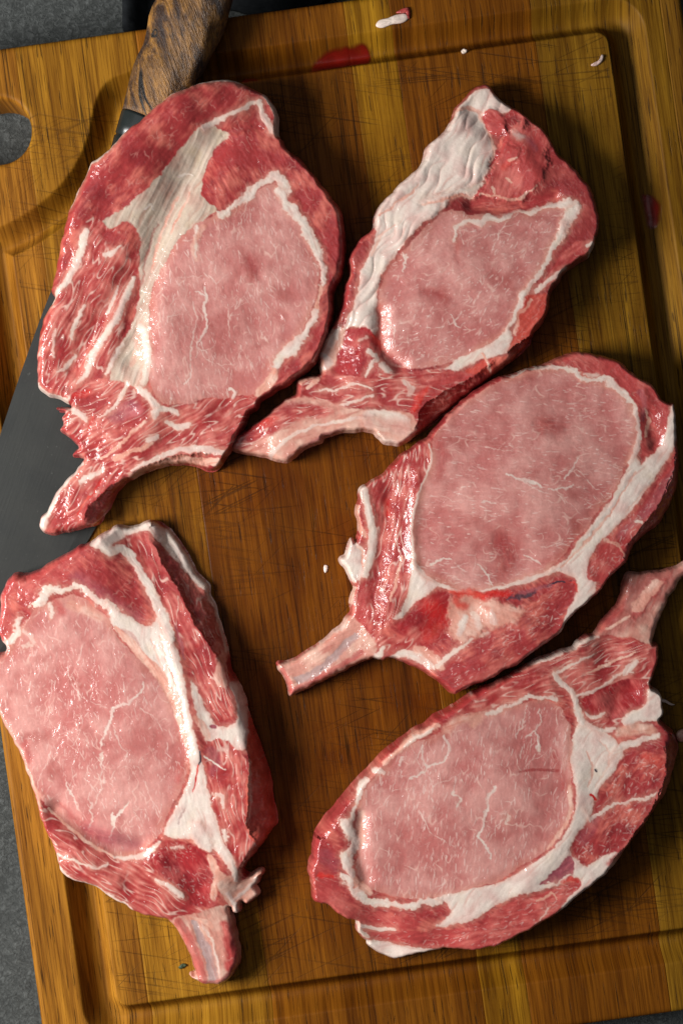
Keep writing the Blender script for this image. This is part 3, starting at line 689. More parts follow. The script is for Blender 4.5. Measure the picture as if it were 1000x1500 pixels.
# ------------------------------------------------------------------ chop with long stringy fat band, lying over the knife
build_chop("pork chop with long stringy fat band and streaky belly meat, lying over the knife",
 [(270,138),(300,125),(335,121),(357,128),(375,134),(392,142),(402,158),(407,175),(406,197),(414,206),(419,218),(432,228),(447,240),(460,256),(473,272),(485,288),(497,305),(503,325),(505,350),(504,375),(500,400),(490,424),(487,437),(489,455),(484,475),(476,500),(465,525),(452,540),(436,552),(420,563),(405,570),(392,580),(381,588),(376,597),(364,603),(358,620),(345,645),(335,662),(326,677),(309,688),(290,683),(270,679),(240,682),(215,691),(195,698),(178,711),(165,724),(158,740),(150,753),(142,767),(110,776),(90,780),(75,783),(62,778),(56,770),(60,757),(68,750),(75,735),(85,718),(97,703),(110,690),(120,677),(122,671),(113,669),(106,667),(110,660),(115,655),(108,645),(96,637),(88,630),(93,622),(91,613),(97,606),(92,601),(81,598),(94,597),(104,598),(101,590),(85,583),(70,578),(60,571),(55,560),(55,540),(56,510),(60,490),(66,470),(75,450),(83,436),(76,429),(78,420),(84,395),(92,360),(100,330),(108,305),(120,280),(130,260),(136,245),(146,238),(160,230),(175,213),(190,197),(205,187),(222,172),(238,157),(255,144)],
 'dark', [
 DIP([(322,205),(288,250),(250,310),(222,380),(205,450),(195,520)],-3.6,24), DIP([(120,320),(170,240),(230,190),(310,150)],2.6,24), DIP([(190,400),(150,470),(110,540)],-1.8,14), DIP([(320,420),(350,480)],-1.2,60), DIP([(80,500),(100,430)],1.6,22), DIP([(215,600),(300,605)],1.0,20),
 A('spinal_muscle','dark',[(330,195),(350,188),(385,196),(405,203),(418,218),(447,240),(485,288),(503,325),(504,375),(488,430),(478,400),(468,350),(440,305),(408,258),(350,300),(310,320),(290,305),(298,270),(312,232),(335,205)],60,3,-0.5),
 K('maroon',[(330,200),(352,192),(378,190)],[6,12,8],60,5,-1.8),
 A('fat_seam','tan',[(298,193),(322,192),(338,202),(322,216),(311,232),(303,248),(299,266),(297,288),(306,300),(318,312),(300,326),(276,342),(254,370),(237,402),(224,432),(222,480),(222,530),(219,562),(205,572),(190,562),(164,557),(172,530),(184,500),(198,466),(207,430),(206,400),(208,370),(206,346),(192,330),(172,338),(152,347),(146,338),(170,320),(200,300),(226,275),(246,250),(264,228),(282,207)],118,2,0.7),
 K('dark',[(232,330),(222,360),(214,392),(206,430)],[2,4,3,3],118,2,-.7,1,.5),
 K('memb',[(262,290),(246,325),(232,365),(224,400)],[3,4,5,3],118,2,-.6,1,.8),
 K('memb',[(280,285),(268,312),(252,345)],[2,4,3],118,2,-.5,1,.8),
 K('fat',[(262,262),(272,258),(285,260)],[3,3,2],0,1.2,.5),
 K('fat',[(215,312),(224,305),(228,312)],[2,3,2],0,1.2,.4),
 A('loin_muscle','loin',[(264,594),(240,590),(229,580),(221,555),(220,520),(222,480),(223,440),(235,405),(254,370),(277,341),(300,326),(330,316),(352,304),(372,290),(388,278),(403,272),(414,284),(426,302),(438,322),(449,345),(457,365),(464,385),(467,405),(463,435),(455,460),(446,480),(432,500),(415,517),(402,530),(396,545),(388,562),(376,576),(360,580),(330,583),(300,586)],80,2.2,0.3),
 TREE('loin_muscle',7,85),
 FL('loin_muscle',330,82,(4,15),(0.7,1.7)),
 K('fat',[(300,425),(304,440),(302,458),(305,475),(300,490),(292,505),(288,525)],[3,4,3,3,4,2,1],90,1.2,.1,1.2,.8),
 K('fat',[(288,430),(300,436)],[2,3],0,1.2,.1,1,.7), K('fat',[(286,450),(290,475),(282,510),(283,540)],[1,2,2,1],90,1.2,0,1.2,.55),
 K('fat',[(338,570),(345,575),(340,585)],[3,4,3],90,1.2,0,1,.8), K('fat',[(272,565),(282,552),(280,535)],[2,2,1],90,1.2,0,1,.7),
 K('maroon',[(365,385),(373,400),(370,408)],[14,18,10],90,11,-.5,1,.8),
 K('fat',[(318,318),(326,319),(342,306),(352,300),(366,289),(378,277),(392,267),(404,260),(413,268),(421,281)],[7,9,10,12,14,12,10,12,14,14],120,2,.7,1.8),
 K('fat',[(409,282),(424,306),(440,325),(452,344),(463,364),(470,384),(474,402),(470,424)],[10,16,16,13,14,11,8,5],60,2,.8,1.6),
 K('memb',[(470,424),(466,440),(462,456)],[6,5,6],90,2,.2),
 K('fat',[(462,456),(455,478),(446,492),(432,508),(418,520),(408,530),(402,545)],[6,9,12,15,16,14,9],125,2,.8,1.4),
 K('memb',[(402,545),(398,558),(384,570),(378,580)],[12,14,12,8],125,3,.3),
 K('fat',[(290,338),(288,356),(289,380)],[9,7,3],95,2,.4,1.5), K('memb',[(300,335),(283,365),(289,385)],[8,8,3],95,2,.1,1,.6),
 A('belly_muscle','rib',[(140,322),(165,340),(200,345),(206,365),(205,400),(200,436),(186,476),(168,524),(150,560),(128,560),(100,585),(60,570),(56,530),(64,480),(80,440),(100,400),(118,360)],117,3,0.5),
 K('dark',[(160,350),(180,355),(198,352),(196,378)],[16,20,18,14],117,5,-.8),
 K('fat',[(131,345),(126,362),(121,382),(110,404),(94,426),(80,446)],[8,13,9,10,8,4],117,2,1.0),
 K('fat',[(157,379),(166,377),(180,366)],[7,9,3],150,1.6,.5), K('fat',[(178,420),(170,440),(160,462)],[2,5,4],115,1.6,.4),
 K('fat',[(128,452),(119,468),(112,488),(110,498)],[5,6,5,4],112,1.6,.6), K('fat',[(113,522),(100,540),(87,547)],[5,6,2],130,1.6,.5),
 K('fat',[(198,408),(186,438),(174,468),(158,492),(140,522),(128,552),(115,562)],[6,9,11,10,9,7,3],122,2.2,.6),
 K('fat',[(184,505),(173,520),(165,540),(157,552)],[5,7,6,2],115,2,.4), K('dark',[(205,430),(196,460),(180,500)],[5,9,4],115,2.5,-.6),
 K('fat',[(56,565),(66,577),(84,584),(100,588),(118,576),(132,568)],[8,9,9,10,8,3],20,1.8,.4), K('fat',[(85,485),(83,505),(82,525)],[3,5,3],90,2,.3,1,.7),
 K('memb',[(210,478),(205,505),(196,535)],[8,12,8],100,3,-.3,1,.5), K('fat',[(208,480),(216,496),(220,530),(212,560)],[8,10,12,10],95,2,.9),
 K('fat',[(270,137),(240,155),(222,171)],[7,4,3],0,1.5,.2), K('fat',[(270,136),(300,125),(335,123),(357,129)],[5,9,10,4],0,1.6,.4), K('fat',[(192,197),(175,214),(160,231),(145,240),(136,250),(125,272),(108,308)],[3,5,10,13,6,4,3],0,1.6,.4),
 K('fat',[(302,194),(326,180),(350,168),(372,156),(381,153)],[10,7,6,7,6],150,1.6,.9), K('fat',[(380,154),(384,166),(392,182),(400,196)],[7,7,9,9],70,1.6,.9),
 K('fat',[(388,144),(400,160),(406,178),(404,198)],[5,8,10,7],80,1.8,.5), K('dark',[(392,160),(394,170),(398,178)],[5,6,4],80,1.5,-.3),
 A('rib_meat','rib',[(100,590),(130,562),(165,558),(205,572),(230,588),(245,596),(270,594),(300,587),(340,583),(377,592),(358,620),(335,660),(310,664),(280,662),(250,668),(215,680),(190,692),(165,700),(130,688),(118,672),(110,650),(95,635),(92,615)],150,3,-0.6),
 K('plum',[(170,612),(192,600),(205,605)],[18,26,14],150,7,-.8,1,.8), K('blood',[(112,580),(125,578),(133,574)],[8,12,6],20,4,0,1,.6),
 K('fat',[(190,564),(180,582),(170,598),(150,612)],[9,5,4,2],130,1.8,.5), K('fat',[(208,572),(222,584),(232,600),(228,612)],[9,10,12,6],70,2.2,.8), K('fat',[(228,606),(245,600),(262,606)],[8,9,5],0,2,.5),
 K('fat',[(245,618),(262,626),(278,624)],[4,9,6],10,2,.4), K('fat',[(110,602),(125,610),(130,616)],[8,10,5],40,1.8,.4), K('blood',[(138,615),(132,632)],[5,4],100,3,-.4,1,.6),
 K('memb',[(150,672),(175,655),(200,632),(215,618)],[3,4,4,2],140,1.6,.5), K('memb',[(172,672),(195,662),(225,650)],[9,8,4],150,2,.5), K('fat',[(218,646),(232,640)],[8,6],150,2,.3),
 WALL([(378,590),(356,616),(330,658)],[(378,590),(356,616),(330,658),(330,700),(400,700),(400,590)],8,18), WALL([(326,664),(290,664),(250,670),(215,684),(190,698),(160,715),(135,740),(118,772)],[(326,664),(290,664),(250,670),(215,684),(190,698),(160,715),(135,740),(118,772),(118,800),(330,800)],9,22),
 A('rib_bone','rib',[(122,672),(150,680),(176,688),(200,690),(165,724),(142,768),(75,784),(54,770),(85,718)],128,3,0.2,1),
 K('fat',[(195,688),(220,677),(250,664),(275,658),(300,659),(326,664)],[4,6,8,9,10,8],160,1.6,.9), K('memb',[(190,697),(225,684),(262,673),(300,676),(320,676)],[6,9,10,11,9],170,2.2,-.4),
 K('fat',[(120,679),(102,700),(88,718),(76,740),(66,760),(62,772)],[7,9,9,9,11,13],125,2,.8), K('fat',[(118,706),(135,698),(150,690)],[6,10,5],140,2.5,.3,1.4), K('lean',[(186,700),(160,722),(140,742),(120,772)],[10,16,20,14],125,3,-.6), K('blood',[(150,705),(133,728),(115,752)],[3,4,3],125,2,-.9,1,.7),
 ],
 [(330,140,16,26,9),(250,170,17,26,12),(200,220,18,24,11),(120,330,18,26,8),(80,460,18,26,5),(70,540,17,26,4.5),(280,250,18,12,4),(420,290,20,16,0),(490,360,19,22,0),(430,480,20,14,0),(300,450,21,12,1.5),(230,500,21,12,3),(200,610,19,14,3),(340,620,18,9,0),(270,650,18,9,0),(120,720,15,20,3),(75,768,13,20,3),(395,180,14,14,6)],
 11, 'cap_muscle', 130)

# ------------------------------------------------------------------ chop with wide folded fat and a raised red flap
build_chop("pork chop with broad folded white fat and raised red flap at its pointed end",
 [(712,120),(722,128),(735,145),(752,155),(770,168),(785,180),(803,198),(815,220),(835,240),(852,258),(866,275),(872,295),(878,320),(876,340),(872,355),(866,366),(862,374),(848,382),(830,395),(818,412),(806,430),(803,450),(797,468),(783,485),(778,500),(765,515),(745,530),(725,545),(712,556),(697,568),(678,583),(658,600),(640,615),(620,630),(605,638),(590,650),(575,650),(562,648),(553,640),(545,632),(530,630),(505,632),(490,636),(475,640),(470,648),(450,655),(435,665),(420,676),(400,672),(380,667),(350,662),(338,655),(345,640),(362,628),(385,612),(405,595),(425,582),(434,575),(435,560),(445,553),(466,548),(470,542),(466,530),(468,510),(475,495),(488,474),(498,452),(505,422),(512,397),(509,380),(518,362),(532,345),(545,334),(548,320),(552,305),(570,285),(590,265),(607,250),(620,235),(625,215),(640,200),(655,185),(663,170),(670,152),(685,135),(700,123)],
 'maroon', [
 DIP([(557,460),(560,510),(585,535)],-2.6,12), DIP([(700,250),(640,300),(590,350)],1.6,18), DIP([(690,302),(750,306),(810,292)],-2.0,11), DIP([(640,430),(660,440)],-1.4,40), DIP([(760,230),(780,260)],2.2,22), DIP([(690,160),(720,200)],-1.5,16),
 A('fat_cap','folds',[(672,158),(690,136),(712,130),(735,147),(748,160),(730,166),(706,168),(712,190),(723,206),(727,226),(718,243),(711,258),(702,272),(692,288),(672,286),(656,296),(640,318),(618,330),(598,350),(584,368),(570,388),(558,404),(552,424),(552,450),(553,476),(548,492),(532,482),(514,480),(502,487),(510,465),(521,440),(526,415),(530,395),(543,368),(552,342),(546,332),(549,318),(552,304),(570,283),(607,248),(625,215),(660,178)],122,2,1.2),
 K('memb',[(666,165),(684,158),(700,165),(704,178)],[4,6,7,4],60,2.5,-.8,1,.8), K('memb',[(706,172),(716,196),(724,222),(716,240)],[4,6,5,3],80,2.5,-.7,1,.8),
 K('fat',[(705,270),(692,278),(668,284),(640,292),(618,298)],[4,8,9,7,5],160,1.8,1.2), K('memb',[(616,302),(640,298),(664,290),(690,290)],[3,4,4,3],160,2,-1.2,1,.8),
 K('memb',[(556,318),(580,300),(600,285),(612,272)],[3,4,4,2],140,2,-1,1,.8), K('memb',[(545,375),(556,350),(575,330)],[4,4,2],120,2,-.8,1,.7), K('dark',[(535,355),(541,348),(545,338)],[3,6,3],120,2.5,-1.2,1,.7),
 K('dark',[(672,150),(686,133),(702,123),(712,122)],[3,5,5,6],120,1.8,-.6),
 A('loin_muscle','loin',[(553,470),(553,442),(559,413),(578,384),(602,355),(626,333),(652,312),(672,310),(690,316),(720,316),(750,312),(790,305),(832,305),(832,330),(815,350),(800,380),(780,410),(765,435),(750,465),(735,490),(710,508),(680,524),(650,534),(615,540),(580,538),(563,527),(556,500)],150,2.2,0.2),
 TREE('loin_muscle',6,130),
 FL('loin_muscle',330,140,(3,10),(0.8,1.9),.75,45),
 K('dark',[(668,350),(668,380),(672,385)],[6,8,4],90,5,-.3,1,.45), K('maroon',[(620,430),(640,432),(655,440)],[10,16,8],10,10,-.4,1,.75),
 K('dark',[(556,450),(558,490),(566,520),(588,535)],[5,7,8,5],90,3.5,-1.2,1,.7),
 K('fat',[(592,370),(594,385),(588,400)],[2,3,2],100,1.3,.1,1.5,.7), K('fat',[(565,465),(575,485),(578,500)],[2,2,1],80,1.3,0,1.5,.6),
 K('fat',[(658,462),(666,475),(674,480)],[2,2.5,1],45,1.3,.1,1.2,.7),
 K('fat',[(663,355),(667,339),(678,328),(692,325),(705,328),(712,321),(730,325),(741,319),(750,313),(764,312),(776,316),(785,307),(798,303)],[3,6,7,6,8,8,7,9,6,7,7,6,6],0,1.5,.5,1.3),
 K('fat',[(798,303),(815,300),(832,302),(845,308)],[8,14,16,8],10,2,.8,1.8), K('fat',[(838,312),(828,325),(822,342),(815,352)],[18,18,14,10],100,2,.8,1.6),
 K('fat',[(825,330),(820,346),(806,368),(796,388),(783,410),(772,425),(764,440)],[10,12,8,8,7,7,10],120,1.6,.6,1.5), K('fat',[(764,434),(762,446),(752,466),(742,484)],[14,11,6,7],110,1.6,.6,1.4),
 A('fat_seam','fat',[(668,526),(690,516),(712,508),(735,490),(744,484),(748,492),(742,512),(722,524),(700,528),(684,536),(664,546),(640,546),(660,536)],140,2,.7),
 K('lean',[(866,362),(848,366),(826,382),(812,402),(790,425)],[12,22,20,14,8],140,3,.3), K('fat',[(782,428),(798,416),(812,406),(828,394)],[5,6,6,3],145,1.5,.7), K('fat',[(858,362),(866,360),(862,372)],[5,7,6],0,1.5,.3),
 A('flank_muscle','wall',[(764,444),(780,432),(802,436),(796,468),(780,490),(765,515),(745,530),(725,545),(700,548),(680,545),(702,531),(738,520),(750,494)],130,3,.2),
 K('memb',[(706,520),(718,545)],[5,4],70,1.6,.4,1,.9), K('memb',[(776,440),(760,462),(752,490)],[4,5,4],110,1.8,.3,1.3,.7),
 K('dark',[(690,300),(730,306),(775,298),(810,288)],[10,22,18,14],0,5,-.6),
 A('flap_muscle','lean',[(738,186),(744,196),(752,184),(764,178),(770,188),(784,186),(796,196),(804,210),(798,226),(803,240),(793,252),(796,264),(784,272),(780,282),(768,286),(762,298),(748,292),(734,295),(716,290),(694,289),(708,270),(713,258),(726,240),(728,224),(736,212)],110,2.2,3.0,1.6),
 A('flap_muscle','lean',[(705,170),(718,160),(732,166),(740,180),(737,194),(722,198),(711,188)],40,2.2,2.6),
 K('lean',[(742,172),(755,162),(766,172),(764,188)],[8,12,10,8],60,2,1.4), K('dark',[(734,205),(728,226),(716,246)],[5,6,3],110,2,-1.6), K('memb',[(700,287),(725,289),(757,294),(768,286),(784,274)],[3,3,4,3,2],0,1.3,.2,1,.8),
 K('dark',[(748,214),(762,222),(758,240),(744,246)],[3,5,5,3],80,3,-1.6,1.5,.7), K('blood',[(736,248),(744,240)],[10,8],60,4,0,1,.5), K('plum',[(758,200),(772,206),(784,222)],[8,10,6],60,4,.4,1.5,.6), K('fat',[(750,196),(762,204)],[8,10],40,4,.3,1.8,.45), K('memb',[(720,276),(724,285)],[3,3],80,1.3,.2), K('memb',[(740,262),(748,270)],[3,3],40,1.3,.2), K('memb',[(742,238),(756,234)],[5,3],0,1.5,.3,1,.8),
 A('chine_muscle','chine',[(502,490),(530,481),(550,491),(558,520),(562,545),(535,552),(500,550),(487,535),(494,510)],110,3,-.6),
 K('fat',[(540,515),(550,523),(545,535),(535,548)],[6,7,6,4],110,1.8,.4,1.6), K('fat',[(528,500),(536,498)],[6,5],0,2.5,.2,1.6,.6), K('blood',[(548,492),(555,512)],[8,8],80,4,0,1,.5), K('fat',[(558,535),(568,545),(560,555)],[10,13,9],60,2.5,.5,1.4,.8),
 A('side_membrane','memb',[(486,482),(506,484),(497,515),(488,535),(470,545),(466,528),(470,505)],110,3,-.6), K('fat',[(472,520),(482,530),(474,540)],[10,12,7],120,2,.3), K('fat',[(496,482),(492,495)],[8,6],100,2,.4),
 K('dark',[(510,400),(500,440),(490,478)],[10,16,14],100,3,-.6),
 A('rib_meat','rib',[(440,562),(470,549),(500,550),(540,552),(565,546),(600,546),(640,541),(670,545),(694,552),(690,570),(660,592),(640,607),(604,616),(590,600),(540,597),(500,602),(470,600),(450,590)],175,3,-.2),
 K('memb',[(440,560),(452,552),(462,556),(452,568)],[8,9,8,6],30,2,.5), K('fat',[(468,573),(500,570),(515,562),(530,566),(545,572)],[3,3,4,3,2],0,1.4,.5), K('fat',[(462,590),(480,598),(510,592),(545,580)],[3,4,4,3],170,1.4,.5),
 K('blood',[(606,602),(612,585),(625,568)],[12,12,6],120,4,0,1,.75), K('lean',[(625,560),(650,556),(690,552)],[14,16,8],170,4,.2), K('fat',[(590,560),(600,570),(598,578)],[10,10,6],60,3,.3,1.6,.7),
 A('rib_bone','bone',[(336,655),(385,611),(434,582),(470,585),(520,600),(598,606),(606,640),(575,652),(553,641),(530,631),(490,637),(470,649),(435,666),(420,677),(380,668)],160,3,-.4),
 K('rib',[(350,650),(375,632),(405,616),(440,602),(480,604)],[18,26,30,24,14],160,5,.3), K('blood',[(385,625),(402,612)],[10,8],140,4,0,1,.5), K('maroon',[(390,606),(410,598),(440,590)],[10,12,8],150,4,-.5,1,.6),
 K('fat',[(396,668),(408,654),(425,640),(450,628),(480,620),(515,614),(545,610)],[7,6,5,4,4,5,4],160,1.4,.9), K('plum',[(428,670),(455,650),(480,636),(505,629)],[4,6,6,3],150,2.5,-.9,1,.6),  # plum stroke paints the mauve shadow along the rib's lower side
 WALL([(735,520),(700,548),(650,574),(618,598),(602,640)],[(735,520),(700,548),(650,574),(618,598),(602,640),(602,670),(800,600),(800,480)],12,26),
 A('rib_knob','fat',[(530,604),(560,602),(592,608),(602,628),(598,644),(578,652),(560,648),(548,636),(535,624)],20,3,.8), K('bone',[(535,615),(560,624),(585,628),(598,636)],[18,26,32,20],10,8,0,1,.75), K('memb',[(545,630),(570,640),(592,644)],[8,12,10],10,4,0,1,.7),
 ],
 [(712,130,13,14,0),(660,200,16,18,0),(760,210,16,12,0),(860,290,18,20,0),(860,360,18,12,0),(790,450,19,14,0),(740,520,19,14,0),(680,570,17,16,0),(620,620,17,13,0),(650,420,20,12,0),(570,320,17,16,0),(520,420,17,18,0),(480,520,13,18,0),(540,530,18,12,0),(560,630,16,10,0),(430,630,15,14,0),(350,650,12,16,0)],
 23, 'cap_muscle', 60)

# ------------------------------------------------------------------ chop with blood-red spot beside its bone
build_chop("pork chop with bright blood-red patch and dark vein below its pale eye of meat",
 [(650,612),(665,600),(680,585),(700,570),(725,555),(755,545),(780,537),(800,531),(820,523),(840,515),(860,515),(880,520),(900,525),(912,532),(925,545),(945,557),(957,565),(965,580),(975,588),(985,590),(988,600),(990,620),(992,650),(998,670),(998,690),(996,710),(992,725),(985,740),(975,760),(965,770),(945,785),(930,800),(920,820),(905,835),(890,850),(880,863),(858,885),(840,900),(828,915),(818,930),(800,942),(780,957),(755,975),(735,985),(712,998),(690,1005),(670,1018),(660,1015),(650,1005),(635,995),(615,980),(590,970),(575,965),(562,968),(548,965),(540,968),(520,975),(490,990),(460,1005),(445,1012),(424,1022),(421,1005),(412,990),(407,982),(405,973),(418,972),(432,966),(450,955),(475,938),(495,920),(508,905),(514,893),(512,878),(518,862),(512,846),(505,832),(497,820),(507,811),(509,800),(514,789),(522,792),(525,770),(521,745),(526,730),(527,715),(540,708),(560,695),(575,680),(590,665),(610,650),(625,640),(634,630)],
 'dark', [
 DIP([(600,890),(640,905),(690,895)],-2.4,22), DIP([(735,800),(750,820)],-1.2,40), DIP([(610,700),(602,780),(606,830)],1.2,10), DIP([(950,610),(958,650)],-2.0,12), DIP([(570,720),(560,800),(550,880)],-1.2,12), DIP([(700,980),(780,930)],1.2,26),
 A('loin_muscle','loin',[(607,760),(612,730),(625,690),(632,665),(635,640),(655,612),(680,590),(710,570),(745,553),(780,543),(815,541),(840,548),(855,555),(880,560),(905,575),(920,592),(928,615),(930,640),(925,665),(912,685),(905,705),(890,730),(872,750),(855,775),(835,795),(820,815),(800,834),(770,847),(740,857),(710,864),(680,864),(650,857),(625,842),(612,827),(605,800)],3,2,0.2),
 TREE('loin_muscle',8,5),
 FL('loin_muscle',330,2,(4,13),(0.8,1.7),.75,16),
 K('lean',[(640,650),(648,670),(640,695)],[16,22,10],90,9,0,1,.55), K('maroon',[(730,790),(745,815),(735,835)],[26,34,20],80,18,-.5,1,.85), K('maroon',[(790,620),(815,628)],[24,30],0,16,-.3,1,.7), K('lean',[(785,825),(812,818)],[14,14],0,9,0,1,.5),
 K('fat',[(740,694),(758,702),(775,706),(790,714)],[3,4,5,3],10,1.3,.1,1.2,.85), K('fat',[(800,718),(820,715),(838,712)],[2,3,2],0,1.3,.1,1.4,.7), K('fat',[(822,700),(836,688),(846,670)],[3,3,2],130,1.3,.1,1.4,.7),
 K('fat',[(630,828),(645,820),(660,820)],[3,4,2],0,1.3,.1,1.4,.8), K('fat',[(698,825),(710,838),(722,858)],[2,4,2],50,1.3,.1,1.4,.8), K('fat',[(768,812),(778,820),(790,826)],[3,3,2],30,1.3,.1,1.4,.7), K('fat',[(705,735),(722,736)],[3,2],0,1.3,.1,1.4,.7),
 K('fat',[(627,652),(631,668),(626,690),(616,712),(609,735),(603,765),(603,800),(607,825)],[2,3,3,3,4,4,5,7],95,1.4,.7,.6),
 K('fat',[(607,825),(618,842),(635,852),(656,861),(690,868)],[8,9,7,5,4],30,1.6,.5), K('fat',[(690,866),(720,862),(755,854),(790,843),(820,828)],[3,4,6,7,8],160,1.6,.5),
 K('fat',[(740,551),(772,542),(800,537),(830,541),(848,552),(868,556),(884,556),(900,567),(914,578),(924,590),(929,605)],[2,4,7,8,9,8,10,12,10,9,9],20,1.6,.6,1.8), K('fat',[(928,600),(932,622),(933,642),(928,662),(920,678)],[9,8,9,9,8],90,1.6,.6,1.2),
 K('fat',[(856,545),(868,548),(880,540),(890,552)],[4,6,5,4],20,1.6,.3,1.8,.7),
 A('fat_seam','fat',[(978,596),(986,597),(990,620),(986,650),(973,675),(956,700),(936,730),(911,760),(886,785),(871,800),(862,816),(860,836),(870,850),(862,880),(838,900),(820,926),(812,926),(820,905),(834,880),(842,862),(840,848),(830,840),(812,838),(798,840),(826,818),(850,787),(872,758),(890,735),(904,710),(917,686),(928,670),(936,680),(950,668),(965,650),(974,620)],128,2,0.9),
 K('memb',[(928,690),(905,730),(880,765),(850,800),(820,830)],[2,3,4,4,3],128,2,-.7,1,.8), K('memb',[(960,700),(935,725),(912,752)],[2,3,2],128,2,-.5,1,.5),
 A('top_muscle','lean',[(842,517),(880,521),(912,533),(945,558),(964,582),(974,600),(970,640),(955,664),(938,668),(936,640),(932,610),(924,585),(900,562),(875,548),(850,545),(820,530)],40,2.5,.2),
 K('maroon',[(948,575),(962,600),(964,630),(955,655)],[8,12,10,6],80,5,-.9,1,.7), K('memb',[(942,600),(948,618),(942,640)],[3,5,4],80,2,.5), K('plum',[(935,575),(942,592),(938,615)],[8,8,6],80,3,0,1,.6),
 A('belly_muscle','lean',[(992,652),(999,680),(995,722),(976,762),(945,789),(920,822),(892,850),(872,852),(858,846),(857,830),(870,813),(890,789),(920,759),(950,726),(976,684)],125,2.2,.2),
 K('plum',[(985,690),(960,730),(930,762),(905,785)],[10,16,12,8],125,5,-.4,1,.6), K('memb',[(884,790),(905,800),(912,815)],[3,4,3],60,2,.3,1.6,.7), K('fat',[(930,763),(938,765)],[6,4],0,1.5,.3),
 FL('belly_muscle',60,125,(4,9),(0.8,1.6),.6,50),
 A('flank_muscle','dark',[(838,850),(838,875),(826,900),(815,930),(780,957),(735,985),(690,1005),(668,1017),(654,1000),(641,981),(665,960),(700,930),(740,912),(768,892),(800,866),(820,850)],150,2.5,0),
 K('lean',[(815,930),(780,955),(735,982),(690,1002),(668,1012)],[14,22,26,24,14],150,8,.1,1,.6), FL('flank_muscle',90,150,(4,10),(0.8,1.8),.55,50), K('fat',[(702,930),(712,925)],[5,3],0,1.5,.2,1,.6),
 A('chine_muscle','chine',[(600,882),(625,870),(650,866),(668,880),(664,908),(652,934),(626,944),(604,936),(588,926),(576,908)],140,3,-.5),
 K('blood',[(630,888),(640,905),(625,930)],[26,34,22],110,11,0,1.5,.55),
 A('chine_bone','memb',[(660,876),(690,872),(722,880),(746,886),(766,892),(746,912),(712,920),(692,934),(668,940),(655,920),(656,895)],20,6,1.0,2.6,.85),
 K('fat',[(672,915),(680,905),(672,928)],[8,12,8],110,3,.5), K('fat',[(695,900),(700,915)],[10,12],90,3,.4,1.5,.7), K('fat',[(718,898),(722,910)],[8,9],90,3,.4,1.5,.7),
 K('blood',[(664,866),(685,868),(712,872),(735,869),(752,872)],[8,13,13,9,5],5,4.5,.3,1.8,.85), K('blood',[(668,878),(682,890)],[14,8],60,5,.2,1.6,.7),
 K('vein',[(738,876),(752,872),(770,871),(786,864)],[3,6,6,2],170,3,-.6,1.5,.85), K('vein',[(800,858),(815,852),(834,851)],[2,3,3],170,1.6,-.4), K('plum',[(760,868),(785,862),(806,856)],[4,6,4],165,3,-.5,1,.7), K('blood',[(826,851),(838,854),(841,864)],[3,4,3],40,1.6,0,1,.6),
 A('fat_seam','fat',[(604,818),(614,842),(640,856),(626,869),(602,888),(586,905),(576,906),(592,882),(600,855)],110,2,.6),
 A('rib_meat','rib',[(528,716),(560,695),(600,660),(623,656),(626,685),(612,720),(602,760),(602,820),(598,858),(580,898),(566,915),(552,938),(532,932),(514,900),(519,850),(540,800),(545,740)],100,2.5,-.3),
 K('memb',[(572,880),(580,850),(588,815)],[3,5,3],105,1.5,.4), K('blood',[(566,735),(568,752)],[10,12],90,5,0,1,.6), K('lean',[(536,870),(530,900),(540,925)],[10,18,14],100,5,.3),
 K('fat',[(531,716),(536,735),(543,765),(546,790),(541,818),(534,842)],[12,11,11,12,13,11],95,1.6,1.2,.7),
 A('fat_lump','fat',[(521,791),(512,789),(506,811),(495,820),(504,833),(511,848),(520,852),(531,842),(534,815),(527,800)],110,2,-.6), K('memb',[(524,800),(530,815),(533,832)],[2,3,2],80,1.6,-.8), K('memb',[(522,745),(525,770),(535,785)],[7,10,6],90,2.5,-.3), K('memb',[(512,880),(516,862)],[9,9],90,2.5,-.5),
 K('rib',[(545,935),(575,945),(602,940),(605,925)],[14,22,24,14],140,5,0), K('fat',[(540,956),(552,962),(560,950)],[8,12,8],60,1.8,.4), K('fat',[(572,965),(590,958),(612,962),(630,975)],[6,12,14,10],30,2,.2), K('memb',[(610,950),(630,960),(645,975)],[10,14,10],40,3,0,1,.8), K('fat',[(622,965),(636,978)],[5,4],45,1.5,.5), K('fat',[(640,975),(658,958),(676,946),(690,936)],[7,6,5,3],145,1.6,.5),
 WALL([(990,640),(985,690),(965,735),(935,775),(905,812)],[(990,640),(985,690),(965,735),(935,775),(905,812),(940,850),(1030,780),(1030,640)],8,20),
 A('rib_bone','bone',[(508,904),(528,914),(542,930),(550,945),(540,968),(490,990),(424,1023),(405,980),(432,966),(475,938)],150,3,.1),
 K('grey',[(520,932),(503,948),(484,968),(462,986),(436,998)],[10,12,11,11,12],140,3,-.9,1,.9), K('fat',[(508,908),(492,925),(470,942)],[4,6,4],140,2.5,.3,1.4,.7), K('lean',[(530,955),(500,975),(460,998),(428,1012)],[8,8,8,8],150,3,.1,1,.7), K('lean',[(412,982),(422,1000),(426,1016)],[8,8,5],70,3,0,1,.7), K('vein',[(472,978),(468,986)],[1.5,1.5],110,1,0,1,.6),
 ],
 [(860,530,19,18,0),(970,600,20,14,0),(995,690,18,20,0),(940,780,19,16,0),(860,870,20,12,0),(780,950,20,16,0),(680,1005,20,16,0),(760,700,22,14,0),(640,650,21,14,0),(540,720,18,8,0),(520,820,14,14,0),(600,900,20,12,0),(580,960,15,10,0),(500,950,13,20,0),(425,995,11,18,0)],
 37, 'cap_muscle', 40)

